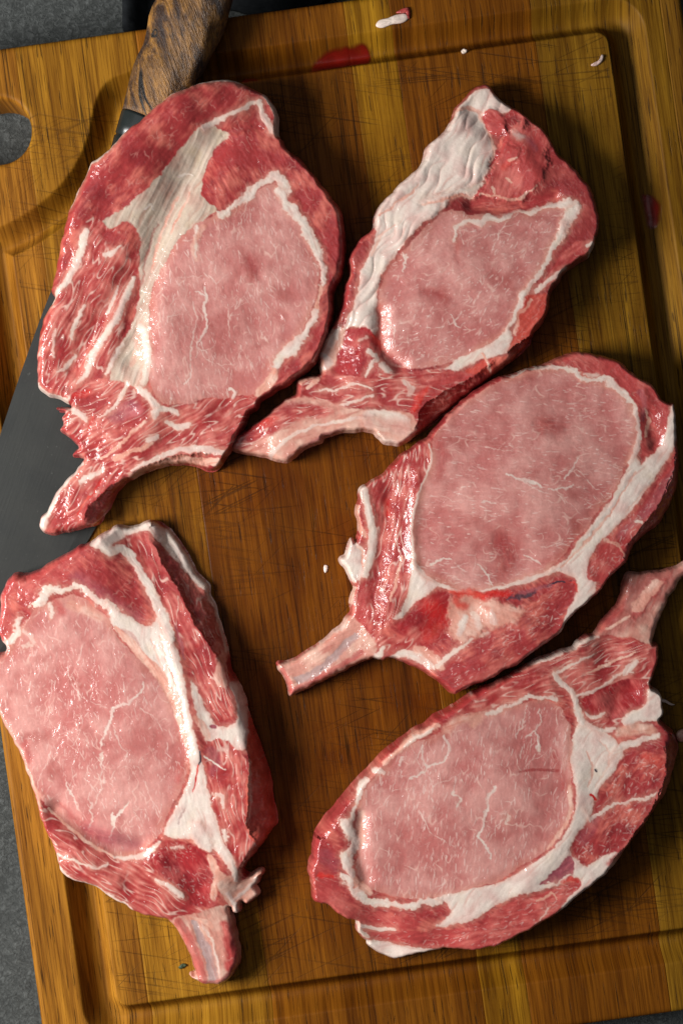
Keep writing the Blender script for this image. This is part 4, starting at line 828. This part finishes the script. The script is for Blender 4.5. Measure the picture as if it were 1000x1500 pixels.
# ------------------------------------------------------------------ widest chop, square shoulder, thick side in view
build_chop("largest pork chop, square-shouldered, with fat-rimmed top corner and stubby rib below",
 [(15,845),(25,840),(40,842),(60,833),(80,820),(100,810),(115,800),(132,795),(148,783),(170,770),(185,772),(200,770),(217,763),(235,768),(250,782),(262,795),(272,812),(282,835),(303,858),(304,872),(312,890),(322,920),(332,955),(338,985),(346,1000),(356,1020),(362,1045),(372,1075),(385,1110),(395,1145),(400,1180),(405,1208),(396,1220),(381,1240),(367,1258),(358,1268),(357,1278),(366,1286),(376,1279),(385,1281),(378,1296),(372,1302),(379,1314),(362,1328),(353,1326),(351,1339),(341,1341),(336,1334),(341,1352),(345,1370),(350,1410),(341,1430),(326,1445),(300,1446),(285,1440),(276,1434),(285,1430),(278,1405),(268,1385),(258,1365),(245,1350),(225,1345),(208,1340),(195,1335),(180,1325),(160,1315),(140,1300),(110,1290),(90,1278),(85,1262),(78,1240),(70,1225),(60,1200),(55,1180),(45,1145),(35,1115),(20,1085),(5,1055),(-5,1030),(-12,990),(-8,962),(6,955),(10,946),(3,938),(-3,920),(0,900),(2,870)],
 'dark', [
 DIP([(85,1185),(120,1215),(160,1238),(205,1240)],-3.4,16), DIP([(250,940),(275,1020),(292,1100)],1.8,16), DIP([(120,1030),(150,1060)],-1.4,70), DIP([(260,1265),(290,1300)],-2.4,18), DIP([(60,870),(120,850),(180,890)],0.9,18), DIP([(110,1260),(170,1290)],1.4,16),
 K('lean',[(10,860),(40,855),(80,840),(110,815)],[30,34,36,24],150,10,-.3,1,.7), K('lean',[(5,890),(15,915),(8,935)],[16,20,10],90,8,0,1,.7), K('plum',[(115,845),(140,865),(170,890),(200,905)],[14,24,26,18],40,9,0,1,.6), FL('cap_muscle',160,40,(3,8),(0.8,1.5),.5,60),
 A('loin_muscle','loin',[(-14,990),(-6,966),(16,952),(28,930),(42,905),(68,885),(95,874),(118,872),(142,890),(160,905),(168,925),(186,945),(206,965),(226,985),(246,1010),(260,1045),(272,1080),(278,1105),(275,1130),(263,1160),(247,1190),(237,1215),(220,1237),(195,1253),(170,1252),(150,1242),(125,1227),(100,1207),(80,1187),(60,1165),(48,1145),(34,1110),(18,1082),(2,1050),(-8,1020)],80,2.2,.2),
 TREE('loin_muscle',16,85),
 FL('loin_muscle',360,85,(4,14),(0.7,1.6),.75,30),
 K('fat',[(150,1090),(158,1070),(168,1042),(172,1032),(190,1028),(205,1015),(215,1000)],[2,4,4,5,4,3,2],120,1.3,.1,1.5,.8), K('fat',[(132,1215),(136,1190),(135,1165)],[2,3,1],95,1.3,0,1.5,.7), K('fat',[(165,1188),(172,1195),(180,1185),(190,1175)],[2,6,3,2],140,1.3,.1,1.5,.9), K('fat',[(172,1195),(166,1215),(160,1228)],[4,2,1],110,1.3,0,1.5,.7), K('fat',[(98,1145),(108,1165),(115,1180)],[2,3,1],60,1.3,0,1.5,.7), K('fat',[(152,1100),(151,1125),(150,1150)],[3,2,1],90,1.3,0,1.5,.6), K('fat',[(170,1065),(180,1085),(188,1105)],[2,2,1],70,1.3,0,1.5,.6),
 K('maroon',[(90,1175),(115,1205),(145,1228)],[6,14,10],35,6,-.7,1,.6), K('plum',[(130,1212),(160,1226),(200,1236)],[14,24,14],10,12,-.4,1,.65), K('lean',[(268,1120),(262,1140)],[10,10],100,6,0,1,.5), K('lean',[(40,1090),(45,1110)],[12,12],80,4,0,1,.6),
 K('memb',[(-4,1030),(15,1070),(35,1108),(52,1150),(62,1180)],[10,9,8,8,6],65,2.5,-.2,1,.8), K('memb',[(105,885),(130,895),(150,905)],[12,16,10],20,4,0,1,.7), K('lean',[(86,885),(92,896)],[14,14],40,5,0,1,.7),
 K('fat',[(8,948),(20,938),(28,922),(30,905)],[10,12,10,8],120,2,.5,1.8), K('fat',[(40,945),(52,938),(38,925)],[5,4,8],150,2,.2,1.6,.6), K('fat',[(58,884),(72,868),(88,862),(104,861),(120,860),(132,868),(145,880),(160,886),(172,896)],[16,14,11,9,9,10,11,12,14],10,1.8,.8,2), K('fat',[(75,885),(78,902)],[8,4],70,1.8,.4,1.6),
 A('fat_seam','fat',[(158,882),(172,892),(190,902),(206,914),(222,916),(231,900),(240,898),(252,930),(264,960),(273,1000),(280,1040),(286,1070),(294,1100),(302,1130),(311,1180),(326,1220),(345,1260),(350,1280),(344,1292),(336,1270),(312,1240),(300,1240),(280,1226),(256,1226),(241,1215),(258,1182),(276,1145),(281,1115),(278,1095),(268,1062),(258,1030),(246,1005),(228,982),(206,960),(186,940),(170,922),(160,903)],75,2,.8),
 K('memb',[(170,918),(190,938),(212,962),(235,988),(255,1022),(268,1060),(277,1095)],[5,10,13,15,12,10,6],60,2.5,-.2,.8,.95), K('lean',[(180,922),(195,932),(206,945)],[4,6,3],45,3,-.2,1,.4),
 K('memb',[(236,930),(246,965),(262,1010),(272,1060)],[2,4,4,3],75,1.8,-1.0,1,.8), K('memb',[(222,935),(235,970),(250,1000)],[2,3,2],70,1.8,-.6,1,.6),
 K('fat',[(150,795),(165,806),(180,804),(195,818),(212,848),(228,880),(240,905),(252,935)],[14,12,14,15,14,13,14,12],60,1.7,1.0,.9),
 A('side_muscle','rib',[(177,795),(212,779),(226,800),(250,830),(276,860),(302,882),(318,925),(334,980),(346,1008),(344,1040),(318,1062),(306,1048),(296,1020),(282,980),(266,940),(242,890),(217,845),(192,806)],66,2.2,.0),
 K('lean',[(214,785),(238,825),(262,865),(285,905)],[8,10,10,8],62,3,.3), K('maroon',[(228,806),(252,840),(275,875),(290,910)],[8,12,14,10],62,4,-.8,1,.55), K('memb',[(328,958),(322,985),(326,1000)],[10,14,12],90,3,.2,1,.7), K('plum',[(256,915),(264,935),(272,965)],[3,4,3],70,2,-.3,1,.8),  # lean and maroon strokes paint the lit and shaded sides of the crease
 A('fat_rim','fat',[(132,795),(148,783),(170,770),(217,763),(250,782),(272,812),(282,835),(304,858),(304,872),(297,868),(284,856),(266,834),(246,812),(231,795),(216,778),(196,780),(176,790),(163,800),(168,812),(156,812),(140,802)],60,2,-.2),
 K('fat',[(300,868),(312,892),(322,922),(330,955)],[6,4,3,3],70,1.6,.2),
 A('side_fat','fat',[(336,1000),(348,1004),(357,1022),(363,1060),(362,1096),(340,1092),(316,1088),(300,1074),(289,1040),(279,996),(292,1010),(308,1048),(320,1062),(345,1058),(347,1030)],80,2,.4), K('plum',[(312,1062),(316,1064)],[6,6],0,2.5,-.6), K('memb',[(288,1050),(300,1062),(305,1078)],[10,12,8],60,2.5,0,1,.7),
 A('flank_muscle','rib',[(304,1096),(324,1080),(352,1098),(362,1122),(359,1180),(364,1215),(381,1238),(367,1257),(353,1270),(341,1250),(326,1215),(313,1180),(306,1140)],82,2.2,.2),
 K('plum',[(308,1098),(318,1112),(312,1130)],[12,16,10],70,4,0,1,.6), K('fat',[(318,1160),(326,1165),(330,1180)],[6,7,5],80,1.8,.3), K('fat',[(330,1215),(334,1225)],[6,6],80,1.8,.3,1.5), K('fat',[(302,1105),(322,1120),(332,1126)],[2,2,1.5],35,1.2,.4),
 A('side_wall','wall',[(364,1050),(374,1076),(386,1110),(396,1145),(402,1180),(407,1208),(398,1220),(382,1240),(364,1214),(361,1180),(364,1122),(364,1080)],84,2.5,0), K('memb',[(364,1110),(368,1150),(366,1190),(362,1205)],[3,4,4,3],84,2,.1,1,.8), K('blood',[(378,1225),(396,1205)],[6,5],120,4,0,1,.4),
 WALL([(214,780),(238,826),(262,866),(288,918),(318,960),(342,1008),(360,1060),(364,1110),(366,1150),(362,1205),(381,1240)],[(214,780),(238,826),(262,866),(288,918),(318,960),(342,1008),(360,1060),(364,1110),(366,1150),(362,1205),(381,1240),(430,1240),(430,1100),(380,1000),(330,860),(300,830),(270,790),(230,750)],11,42),
 K('vein',[(294,1098),(296,1110),(293,1118)],[2,3,2],95,1.4,-.4,.4), K('blood',[(292,1118),(288,1140),(284,1158)],[2,2.5,1],100,1.3,-.3,.4), K('grey',[(272,1180),(266,1195),(264,1205)],[2,3,2],110,2,-.3,1,.7),
 A('fat_lobe','fat',[(280,1206),(292,1200),(304,1212),(312,1232),(310,1246),(296,1240),(284,1228)],70,1.8,1.2),
 A('chine_muscle','chine',[(224,1238),(250,1230),(278,1232),(300,1245),(316,1265),(316,1300),(318,1322),(300,1330),(280,1320),(262,1302),(240,1282),(221,1262)],60,3,-.8),
 K('memb',[(310,1255),(318,1285),(312,1315)],[10,12,10],80,3,.4), K('fat',[(252,1240),(268,1238)],[5,6],0,2,.3,1.6,.7), FL('chine_muscle',60,60,(3,8),(0.8,1.8),.5,70),
 A('rib_meat','rib',[(60,1180),(80,1190),(110,1217),(140,1242),(166,1255),(200,1258),(220,1260),(240,1285),(264,1306),(286,1326),(302,1336),(270,1346),(240,1346),(205,1340),(170,1320),(140,1300),(100,1287),(86,1270),(78,1240),(66,1212)],33,2.5,.3),
 K('fat',[(84,1255),(89,1274),(110,1287),(138,1298),(165,1314),(193,1331)],[8,9,7,7,8,8],30,1.7,.4), K('memb',[(72,1182),(104,1213),(138,1238),(168,1254)],[3,4,4,3],38,1.5,.6,.7), K('fat',[(168,1254),(195,1256),(215,1250),(235,1232)],[4,7,7,5],170,1.8,.5), K('fat',[(88,1250),(110,1258),(140,1268),(156,1264)],[3,3,3,5],10,1.5,.4), K('fat',[(230,1285),(250,1300),(268,1312)],[5,9,6],40,2.2,.4),
 A('loose_tag','memb',[(316,1272),(340,1282),(358,1290),(378,1276),(386,1280),(376,1300),(381,1315),(354,1328),(350,1341),(338,1336),(326,1312),(316,1292)],150,2.5,0), K('fat',[(346,1318),(360,1306),(376,1290)],[6,6,7],140,1.8,.6), K('fat',[(332,1310),(342,1322),(346,1336)],[7,8,8],60,1.8,.6), K('fat',[(340,1258),(346,1275),(344,1290)],[6,9,4],90,1.6,.6),
 A('rib_bone','bone',[(246,1350),(262,1342),(290,1336),(320,1328),(336,1332),(345,1370),(351,1410),(326,1446),(300,1447),(276,1436),(278,1405),(258,1365)],68,3,-.2),
 K('lean',[(262,1352),(276,1378),(288,1408),(296,1436)],[14,17,16,14],66,3,.3,1,.7), K('grey',[(284,1352),(296,1378),(307,1405),(312,1436)],[8,14,14,14],68,2.5,-.6), K('fat',[(296,1352),(308,1375),(316,1400),(322,1436)],[3,3,4,3],68,1.6,.5), K('lean',[(330,1355),(338,1390),(338,1420)],[12,18,16],80,4,-.3), K('memb',[(282,1346),(300,1350),(310,1358)],[6,8,5],30,2,.4), K('lean',[(292,1438),(312,1442),(335,1430)],[6,7,7],170,3,0,1,.7),
 ],
 [(30,850,17,26,2.5),(0,960,20,18,0),(120,810,18,20,0.5),(215,772,10,14,0),(280,840,12,20,0),(320,920,17,52,0),(350,1020,20,42,0),(395,1150,21,62,0),(385,1235,20,40,0),(345,1260,20,12,0),(150,1050,22,14,0),(30,1080,20,16,0),(100,1260,18,14,0),(200,1325,16,12,0),(370,1300,8,12,0),(300,1390,14,26,0),(280,1435,12,22,0),(270,1240,19,12,0)],
 53, 'cap_muscle', 40)

# ------------------------------------------------------------------ chop lying the other way round, rib at its top
build_chop("pork chop with pale rib over the right-hand groove and thin fat tab",
 [(590,1082),(565,1100),(545,1122),(525,1142),(505,1165),(485,1190),(466,1215),(458,1235),(458,1254),(452,1266),(454,1290),(459,1318),(468,1325),(480,1325),(490,1335),(505,1346),(521,1352),(521,1365),(530,1378),(539,1384),(540,1392),(558,1402),(577,1411),(600,1405),(625,1397),(660,1390),(690,1392),(720,1388),(750,1375),(775,1362),(800,1348),(820,1335),(835,1322),(855,1305),(875,1290),(900,1268),(915,1250),(935,1225),(960,1190),(978,1165),(987,1140),(996,1115),(998,1095),(988,1075),(972,1060),(966,1054),(971,1044),(969,1020),(960,1010),(953,1002),(959,985),(966,960),(966,946),(957,940),(970,905),(985,874),(1003,846),(1026,826),(1018,818),(998,829),(975,836),(945,840),(922,840),(918,850),(914,866),(904,890),(884,912),(872,929),(860,931),(848,940),(838,950),(815,957),(792,965),(772,976),(752,988),(730,1000),(708,1009),(690,1018),(672,1030),(660,1037),(645,1045),(620,1062),(605,1072)],
 'dark', [
 DIP([(530,1195),(526,1240),(536,1285)],-2.0,12), DIP([(690,1170),(700,1190)],-1.4,60), DIP([(900,1025),(920,1015)],-2.2,16), DIP([(760,1300),(830,1215),(845,1130)],1.0,16), DIP([(720,1010),(800,1000)],1.0,16), DIP([(905,1170),(925,1140)],-0.8,24),
 K('lean',[(465,1270),(475,1300),(500,1330),(540,1350),(600,1350)],[20,30,26,24,20],40,8,.2,1,.8), K('plum',[(475,1250),(490,1265)],[18,20],60,6,0,1,.4), K('blood',[(468,1278),(485,1283)],[6,5],0,3,-.8,1,.7), FL('cap_muscle',170,20,(3,8),(0.8,1.7),.55,60),
 K('maroon',[(545,1130),(515,1165),(485,1200),(470,1225)],[8,16,16,10],125,6,-.2,1,.5),
 A('loin_muscle','loin',[(520,1200),(530,1165),(545,1140),(565,1115),(590,1094),(620,1080),(650,1068),(680,1048),(720,1037),(760,1029),(795,1026),(820,1036),(832,1060),(836,1090),(832,1120),(836,1150),(836,1180),(826,1205),(810,1230),(785,1250),(760,1266),(730,1286),(700,1296),(670,1304),(640,1311),(600,1314),(560,1307),(536,1297),(523,1272),(523,1240),(519,1220)],98,2.2,.2),
 TREE('loin_muscle',9,98),
 FL('loin_muscle',400,100,(5,15),(0.7,1.7),.8,16),
 K('fat',[(723,1150),(713,1165),(710,1185),(706,1205),(698,1222)],[3,5,4,3,4],100,1.3,.1,1.2,.85), K('fat',[(698,1222),(710,1235),(716,1255)],[5,4,3],75,1.3,.1,1.4,.85), K('fat',[(780,1070),(786,1080),(784,1098)],[3,4,2],95,1.3,.1,1.4,.8), K('fat',[(790,1035),(788,1060),(770,1080)],[2,2,2],105,1.3,.1,1.4,.6), K('fat',[(772,1032),(765,1055),(756,1075)],[1,2,2],105,1.3,.1,1.4,.6),
 K('fat',[(616,1090),(618,1105),(622,1120),(635,1118),(652,1108),(657,1090),(650,1075)],[2,3,3,2,3,4,3],90,1.3,.1,1,.75), K('fat',[(622,1122),(612,1134),(600,1138)],[3,3,2],150,1.3,.1,1.3,.7), K('fat',[(588,1105),(586,1118)],[3,3],95,1.3,.1,1.3,.7), K('fat',[(662,1158),(672,1166),(668,1180)],[3,3,2],80,1.3,.1,1.5,.7), K('fat',[(622,1140),(620,1160)],[2,2],95,1.2,.1,1.3,.6), K('fat',[(740,1192),(738,1202)],[6,4],90,1.5,.1,1.6,.7),
 K('maroon',[(758,1128),(785,1126),(815,1128)],[3,5,5],0,2.2,-.8,.6,.8), K('lean',[(812,1105),(818,1130),(822,1150)],[8,12,8],90,6,0,1,.5), K('memb',[(530,1190),(528,1215),(530,1235)],[10,14,8],95,5,-.9,1,.8),
 K('memb',[(650,1066),(672,1052),(700,1050),(690,1062)],[8,14,14,8],160,5,0,1,.8),
 K('memb',[(640,1062),(615,1073),(590,1090),(562,1116)],[8,9,7,6],140,2.5,.4), K('fat',[(632,1066),(610,1078),(590,1092)],[4,7,3],140,2,.4), K('fat',[(546,1128),(556,1126),(562,1130)],[7,9,5],0,1.6,.7), K('fat',[(538,1140),(530,1150),(524,1164),(521,1176)],[8,11,9,6],120,1.8,.6), K('fat',[(519,1180),(514,1196),(508,1206)],[5,6,10],110,2,.5),
 K('fat',[(504,1204),(514,1218),(521,1232),(512,1246)],[13,15,13,12],70,2,.9,1.5), K('fat',[(504,1252),(510,1266),(516,1282),(522,1290)],[13,15,11,8],75,2,.7,1.6), K('memb',[(522,1288),(532,1300),(542,1306)],[10,14,8],40,3,0,1,.9),
 K('fat',[(500,1283),(514,1292),(522,1304),(538,1318),(556,1322),(576,1322),(598,1326),(618,1320),(642,1318)],[7,10,9,10,11,10,12,13,12],15,1.8,.8,2),
 A('fat_seam','fat',[(640,1312),(690,1300),(730,1289),(770,1266),(800,1246),(822,1221),(836,1196),(841,1170),(838,1140),(834,1110),(838,1080),(846,1055),(862,1056),(874,1066),(896,1080),(905,1092),(910,1102),(896,1128),(878,1150),(868,1170),(860,1196),(846,1214),(836,1230),(832,1246),(842,1256),(858,1264),(884,1248),(905,1240),(914,1242),(896,1267),(860,1302),(835,1323),(813,1337),(828,1312),(846,1296),(846,1286),(830,1282),(815,1290),(800,1299),(770,1305),(740,1315),(715,1330),(690,1345),(665,1352),(636,1356),(658,1338),(654,1322)],130,2,.9),
 K('memb',[(832,1150),(832,1185),(820,1215),(800,1240)],[4,6,5,3],110,2.2,-.2,1,.9), K('memb',[(858,1100),(866,1125),(858,1150)],[2,3,2],80,1.8,-.6,1,.7), K('memb',[(876,1082),(890,1110),(870,1150)],[2,3,2],110,1.8,-.5,1,.5), K('vein',[(870,1126),(871,1128)],[3,3],90,1.2,0), K('blood',[(862,1162),(868,1168)],[4,4],60,1.5,0), K('fat',[(853,1180),(860,1196),(872,1212)],[3,4,2],60,1.4,.7),
 A('plum_muscle','plum',[(786,1292),(804,1276),(818,1262),(830,1248),(838,1258),(836,1276),(826,1288),(806,1290)],140,2.2,-.4),
 K('fat',[(800,1288),(818,1290),(832,1278)],[3,5,3],160,1.5,.3,1.6),
 A('flank_muscle','dark',[(836,1232),(848,1214),(864,1196),(872,1172),(890,1150),(908,1110),(926,1098),(952,1102),(975,1122),(972,1150),(956,1182),(936,1212),(914,1240),(890,1246),(866,1258),(850,1262),(838,1248)],125,2.5,.1),
 FL('flank_muscle',130,125,(4,10),(0.9,2.2),.65,70), K('fat',[(864,1198),(880,1186),(894,1176),(912,1173),(935,1168),(962,1158)],[7,5,6,4,4,3],160,1.5,.4,1.5), K('blood',[(940,1105),(962,1115),(972,1128)],[10,14,10],40,6,0,1,.5), K('plum',[(870,1200),(850,1225)],[14,18],120,6,0,1,.5), K('lean',[(975,1130),(955,1182),(915,1238),(890,1262)],[12,14,14,8],120,4,0,1,.8),
 A('bottom_muscle','lean',[(700,1352),(740,1320),(790,1306),(842,1288),(846,1296),(830,1310),(812,1336),(770,1364),(720,1387),(690,1391),(640,1388),(560,1383),(530,1372),(580,1364),(640,1360)],165,2.2,0), FL('bottom_muscle',70,150,(4,10),(0.8,1.6),.5,40), K('memb',[(785,1315),(806,1306),(812,1312)],[3,4,2],160,1.4,.3), K('fat',[(790,1345),(800,1328)],[2,3],120,1.4,.2,1,.7), K('blood',[(820,1290),(832,1284),(842,1288)],[4,6,4],0,2,0,1,.6),
 K('fat',[(524,1354),(528,1366),(540,1376)],[7,9,5],60,1.6,.2), K('fat',[(530,1358),(552,1362),(578,1362)],[5,6,3],5,1.5,.4),
 A('fat_tab','fat',[(534,1380),(560,1384),(610,1388),(680,1391),(660,1392),(625,1399),(577,1413),(540,1394)],0,1.8,-1),
 A('rib_meat','rib',[(658,1036),(690,1016),(740,992),(790,964),(838,950),(870,931),(910,935),(945,945),(967,946),(960,985),(950,1010),(935,1040),(905,1060),(885,1066),(862,1060),(846,1036),(830,1022),(790,1020),(740,1030),(690,1043)],160,2.5,.1),
 K('maroon',[(770,976),(800,980),(825,980)],[10,18,12],10,5,-.5,1,.7), K('fat',[(766,974),(792,967),(815,959),(836,950),(850,941),(876,932)],[5,6,5,5,6,6],160,1.5,.6), K('fat',[(812,988),(824,1003),(838,1016),(844,1036),(850,1058)],[7,10,8,9,12],65,1.8,.8), K('fat',[(842,1018),(866,1012),(890,1000),(908,986),(925,984)],[4,5,4,3,3],155,1.5,.6), K('fat',[(712,1044),(740,1034),(766,1022),(790,1020),(815,1024)],[5,5,6,7,5],165,1.6,.6,1.6), K('fat',[(914,986),(922,976),(932,968)],[9,10,4],120,1.8,.4), K('fat',[(815,985),(840,970),(870,958)],[3,4,2],150,1.5,.4), K('memb',[(860,985),(890,972),(930,955)],[3,4,3],160,1.5,.4), K('lean',[(955,955),(958,985)],[12,12],90,4,.2),
 A('chine_muscle','chine',[(852,1024),(872,1012),(900,1000),(934,994),(948,1008),(936,1034),(908,1050),(880,1050),(858,1042)],60,2.5,-.6),
 K('fat',[(856,1044),(868,1050),(884,1044)],[4,6,3],0,1.6,.5), K('fat',[(858,1062),(880,1070),(898,1066)],[4,6,4],0,1.6,.5), K('maroon',[(905,1010),(900,1035),(892,1048)],[8,12,8],100,5,-.5,1,.6),
 A('fat_knob','fat',[(908,1056),(922,1042),(938,1036),(946,1024),(948,1010),(960,1009),(970,1020),(972,1046),(962,1055),(934,1056),(916,1066)],150,2,1.2),
 K('memb',[(905,1072),(930,1066),(950,1068)],[12,16,14],170,4,.3), K('fat',[(890,1108),(904,1096),(920,1088),(940,1082),(960,1076)],[6,9,11,9,7],160,1.8,.6), K('maroon',[(975,1070),(985,1090),(980,1110)],[14,16,12],70,6,-.4,1,.7),
 WALL([(968,1075),(974,1110),(968,1150),(952,1182),(918,1232),(884,1264)],[(968,1075),(974,1110),(968,1150),(952,1182),(918,1232),(884,1264),(900,1300),(1020,1200),(1020,1075)],10,22), WALL([(560,1112),(530,1148),(500,1190),(486,1225)],[(560,1112),(530,1148),(500,1190),(486,1225),(440,1225),(440,1100)],9,26),
 A('rib_bone','bone',[(870,930),(884,911),(904,889),(914,866),(918,838),(998,827),(1030,815),(985,874),(957,940),(930,936),(900,932)],115,3,-.5),
 K('maroon',[(890,924),(925,895),(955,865),(990,842)],[30,44,54,34],120,9,-.3,1,.62), K('dark',[(880,920),(905,895),(920,860)],[10,16,16],120,5,-.3,1,.7), K('lean',[(930,905),(945,885),(960,868),(975,852)],[6,12,12,8],120,4,.8,2,.8), K('memb',[(935,890),(950,870),(965,855)],[12,16,12],120,3,.7,1.5,.8), K('fat',[(958,936),(972,906),(986,874),(1000,848)],[5,4,4,4],115,1.8,.2,1,.8), K('memb',[(890,922),(910,912),(925,902)],[4,5,3],150,1.8,.6),
 ],
 [(500,1170,20,26,0),(465,1240,19,22,0),(480,1310,18,14,0),(600,1360,18,12,0),(570,1400,6,14,0),(720,1380,19,14,0),(850,1300,20,18,0),(930,1225,20,24,0),(985,1120,20,30,0),(690,1180,22,12,0),(620,1070,20,18,0),(760,985,17,10,0),(840,960,17,10,0),(940,960,16,12,0),(960,1030,17,10,0),(960,890,10,22,0),(920,870,9,26,0),(890,915,11,20,0)],
 71, 'cap_muscle', 20)

# ------------------------------------------------------------------ crumbs, scraps, spilled juice
def scrap(name, label, cat, pts, hgt, tis, z0, seed, group=None, ang=0, mat=None):
    """a small lump: domed outline with relief, closed underneath"""
    P = smooth_poly(pts, 4); c = P.mean(0); V = []; cols = []; F = []; n = len(P); rings = [1.0, 1.04, 0.92, 0.72, 0.45, 0.2]; zz = [0.0, 0.35, 0.72, 0.92, 1.0, 1.0]
    for r, zf in zip(rings, zz):
        q = c + (P - c) * r
        nz = 1 + 0.35 * noise(q[:, 0] / 4, q[:, 1] / 4, seed)
        for (x, y), k in zip(q, nz): V.append(W(x, y, z0 + hgt * zf * k))
    for k in range(len(rings) - 1):
        for j in range(n): F.append((k * n + j, (k + 1) * n + j, (k + 1) * n + (j + 1) % n, k * n + (j + 1) % n))
    F.append(tuple(range((len(rings) - 1) * n, len(rings) * n))[::-1]); F.append(tuple(range(n)))
    A_ = np.array([((v[0] / S) + 500, 750 - v[1] / S) for v in V])
    o = pydata(name, V, F, mat or MEAT)
    if mat is None:
        cc, g, h = TIS[tis](A_[:, 0], A_[:, 1], ang, seed)
        at = o.data.attributes.new('tissue', 'FLOAT_COLOR', 'POINT'); at.data.foreach_set('color', np.c_[cc, np.ones(len(cc))].astype(np.float32).ravel())
        at = o.data.attributes.new('gloss', 'FLOAT', 'POINT'); at.data.foreach_set('value', g.astype(np.float32))
    tag(o, label, cat, group); return o
scrap("fat_scrap", "white flake of pork fat with pink rim lying on the board's upper rim", "fat scrap", [(551,38),(556,30),(568,27),(580,22),(594,21),(597,28),(588,34),(574,36),(560,41)], 0.0012, 'fat', 0.0001, 3, None, 160)
scrap("meat_scrap", "thin pink sliver of meat stuck beside the white fat flake", "meat scrap", [(580,19),(590,13),(598,12),(600,20),(599,28),(595,20),(588,20)], 0.0014, 'lean', 0.0001, 5)
scrap("fat_scrap", "tiny curled white fat shred near the cutting face's far corner", "fat scrap", [(865,95),(872,92),(877,87),(880,81),(883,82),(881,90),(874,96),(867,97)], 0.0013, 'fat', 0.0001, 7)
scrap("fat_scrap", "small fat crumb on the cutting face's edge beside the red-brown plank", "fat scrap", [(675,75),(679,72),(684,74),(682,78),(677,79)], 0.0014, 'fat', 0.0001, 8)
scrap("fat_scrap", "pale smear of fat on the dark middle planks beside fat lumps", "fat scrap", [(474,834),(475,828),(480,829),(479,836),(476,839)], 0.0006, 'fat', 0.0001, 9)
scrap("herb_fleck", "dark green herb fleck beside the stubby rib bone", "herb", [(262,1416),(268,1411),(274,1413),(270,1417),(264,1419)], 0.0008, None, 0.0001, 10, None, 0, HERB)
scrap("meat_scrap", "brownish meat shred lying on the right groove edge", "meat scrap", [(989,1074),(994,1069),(1006,1066),(1012,1072),(1006,1082),(996,1086),(990,1082)], 0.004, 'memb', 0.0001, 12)
# thin white fibre sticking out of the fat knob
scrap("fat_shred", "thread-like fat shred sticking out beside the knobbly fat", "fat scrap", [(966,1024),(974,1025),(982,1030),(987,1032),(981,1033),(973,1029),(966,1028)], 0.0010, 'fat', 0.0001, 13)

def juice(label, pts, seed):
    """shallow pool following the floor of the groove it lies in"""
    P = smooth_poly(pts, 5); x0, y0 = P.min(0) - 3; x1, y1 = P.max(0) + 3
    X, Y = np.meshgrid(np.arange(x0, x1, 1.5), np.arange(y0, y1, 1.5))
    sd = sdf_poly(P, X + 1.5 * noise(X / 12, Y / 12, seed), Y + 1.5 * noise(X / 12, Y / 12, seed + 1))
    u = X * ct - Y * st_; v = X * st_ + Y * ct
    zf, _ = board_z(u, v)
    lvl = zf + 0.00012 + 0.0002 * np.sqrt(np.clip(-sd / 9, 0, 1))
    V, Q, Lb, src, nxt = grid_with_skirt(X, Y, sd, lambda a, b, sn: (lvl.ravel(), lvl.ravel() - 0.0003), [(0.6, 0.2)], np.zeros((X.shape[0] - 1, X.shape[1] - 1), int), lambda x, y, z: ((x - 500) * S, (750 - y) * S, z))
    o = quads_mesh("juice_pool", V, Q, BLOOD, None, vertex_normals(V, Q), {"thick": (sm(0.5, -7, sd) * (0.86 + 0.14 * noise(X / 14, Y / 14, seed + 5))).ravel()[src]}); tag(o, label, "meat juice"); return o
juice("dark red pool of meat juice spread along the upper groove", [(452,106),(456,88),(472,72),(490,66),(515,61),(536,58),(545,74),(542,92),(520,97),(490,101),(468,106)], 2)
juice("round red drop of meat juice in the right-hand groove", [(941,281),(952,278),(963,284),(970,296),(971,315),(966,330),(956,333),(949,322),(945,300)], 4)
juice("dark red smear of juice in the groove beside the knife handle", [(352,116),(358,108),(372,110),(380,118),(368,122),(356,124)], 6)

# dark cloth under the far edge of the board, mostly in its shadow
def cloth():
    n, m_ = 60, 14; V = []; F = []
    for i in range(n):
        for j in range(m_):
            x = 172 + i * (640 / (n - 1)); y = -230 + j * (255 / (m_ - 1)) - (x - 172) * 0.14 + 18 * math.sin(i * 0.35)
            z = GZ + 0.004 + 0.012 * (0.5 + 0.5 * math.sin(i * 0.85 + j * 0.12)) * (0.5 + 0.5 * math.sin(i * 0.23 + 1))
            V.append(W(x, y, z))
    k = len(V)
    V += [(x, y, GZ + 0.0006) for x, y, z in V]
    for i in range(n - 1):
        for j in range(m_ - 1):
            a = i * m_ + j; F.append((a, a + 1, a + m_ + 1, a + m_)); F.append((k + a, k + a + m_, k + a + m_ + 1, k + a + 1))
    b = [i * m_ for i in range(n)] + [(n - 1) * m_ + j for j in range(1, m_)] + [i * m_ + m_ - 1 for i in range(n - 2, -1, -1)] + [j for j in range(m_ - 2, 0, -1)]
    for p, q in zip(b, b[1:] + b[:1]): F.append((p, q, q + k, p + k))
    o = pydata("dark_cloth", V, F, CLOTH); tag(o, "black rumpled cloth behind the board's upper edge, under the knife handle", "cloth")
cloth()
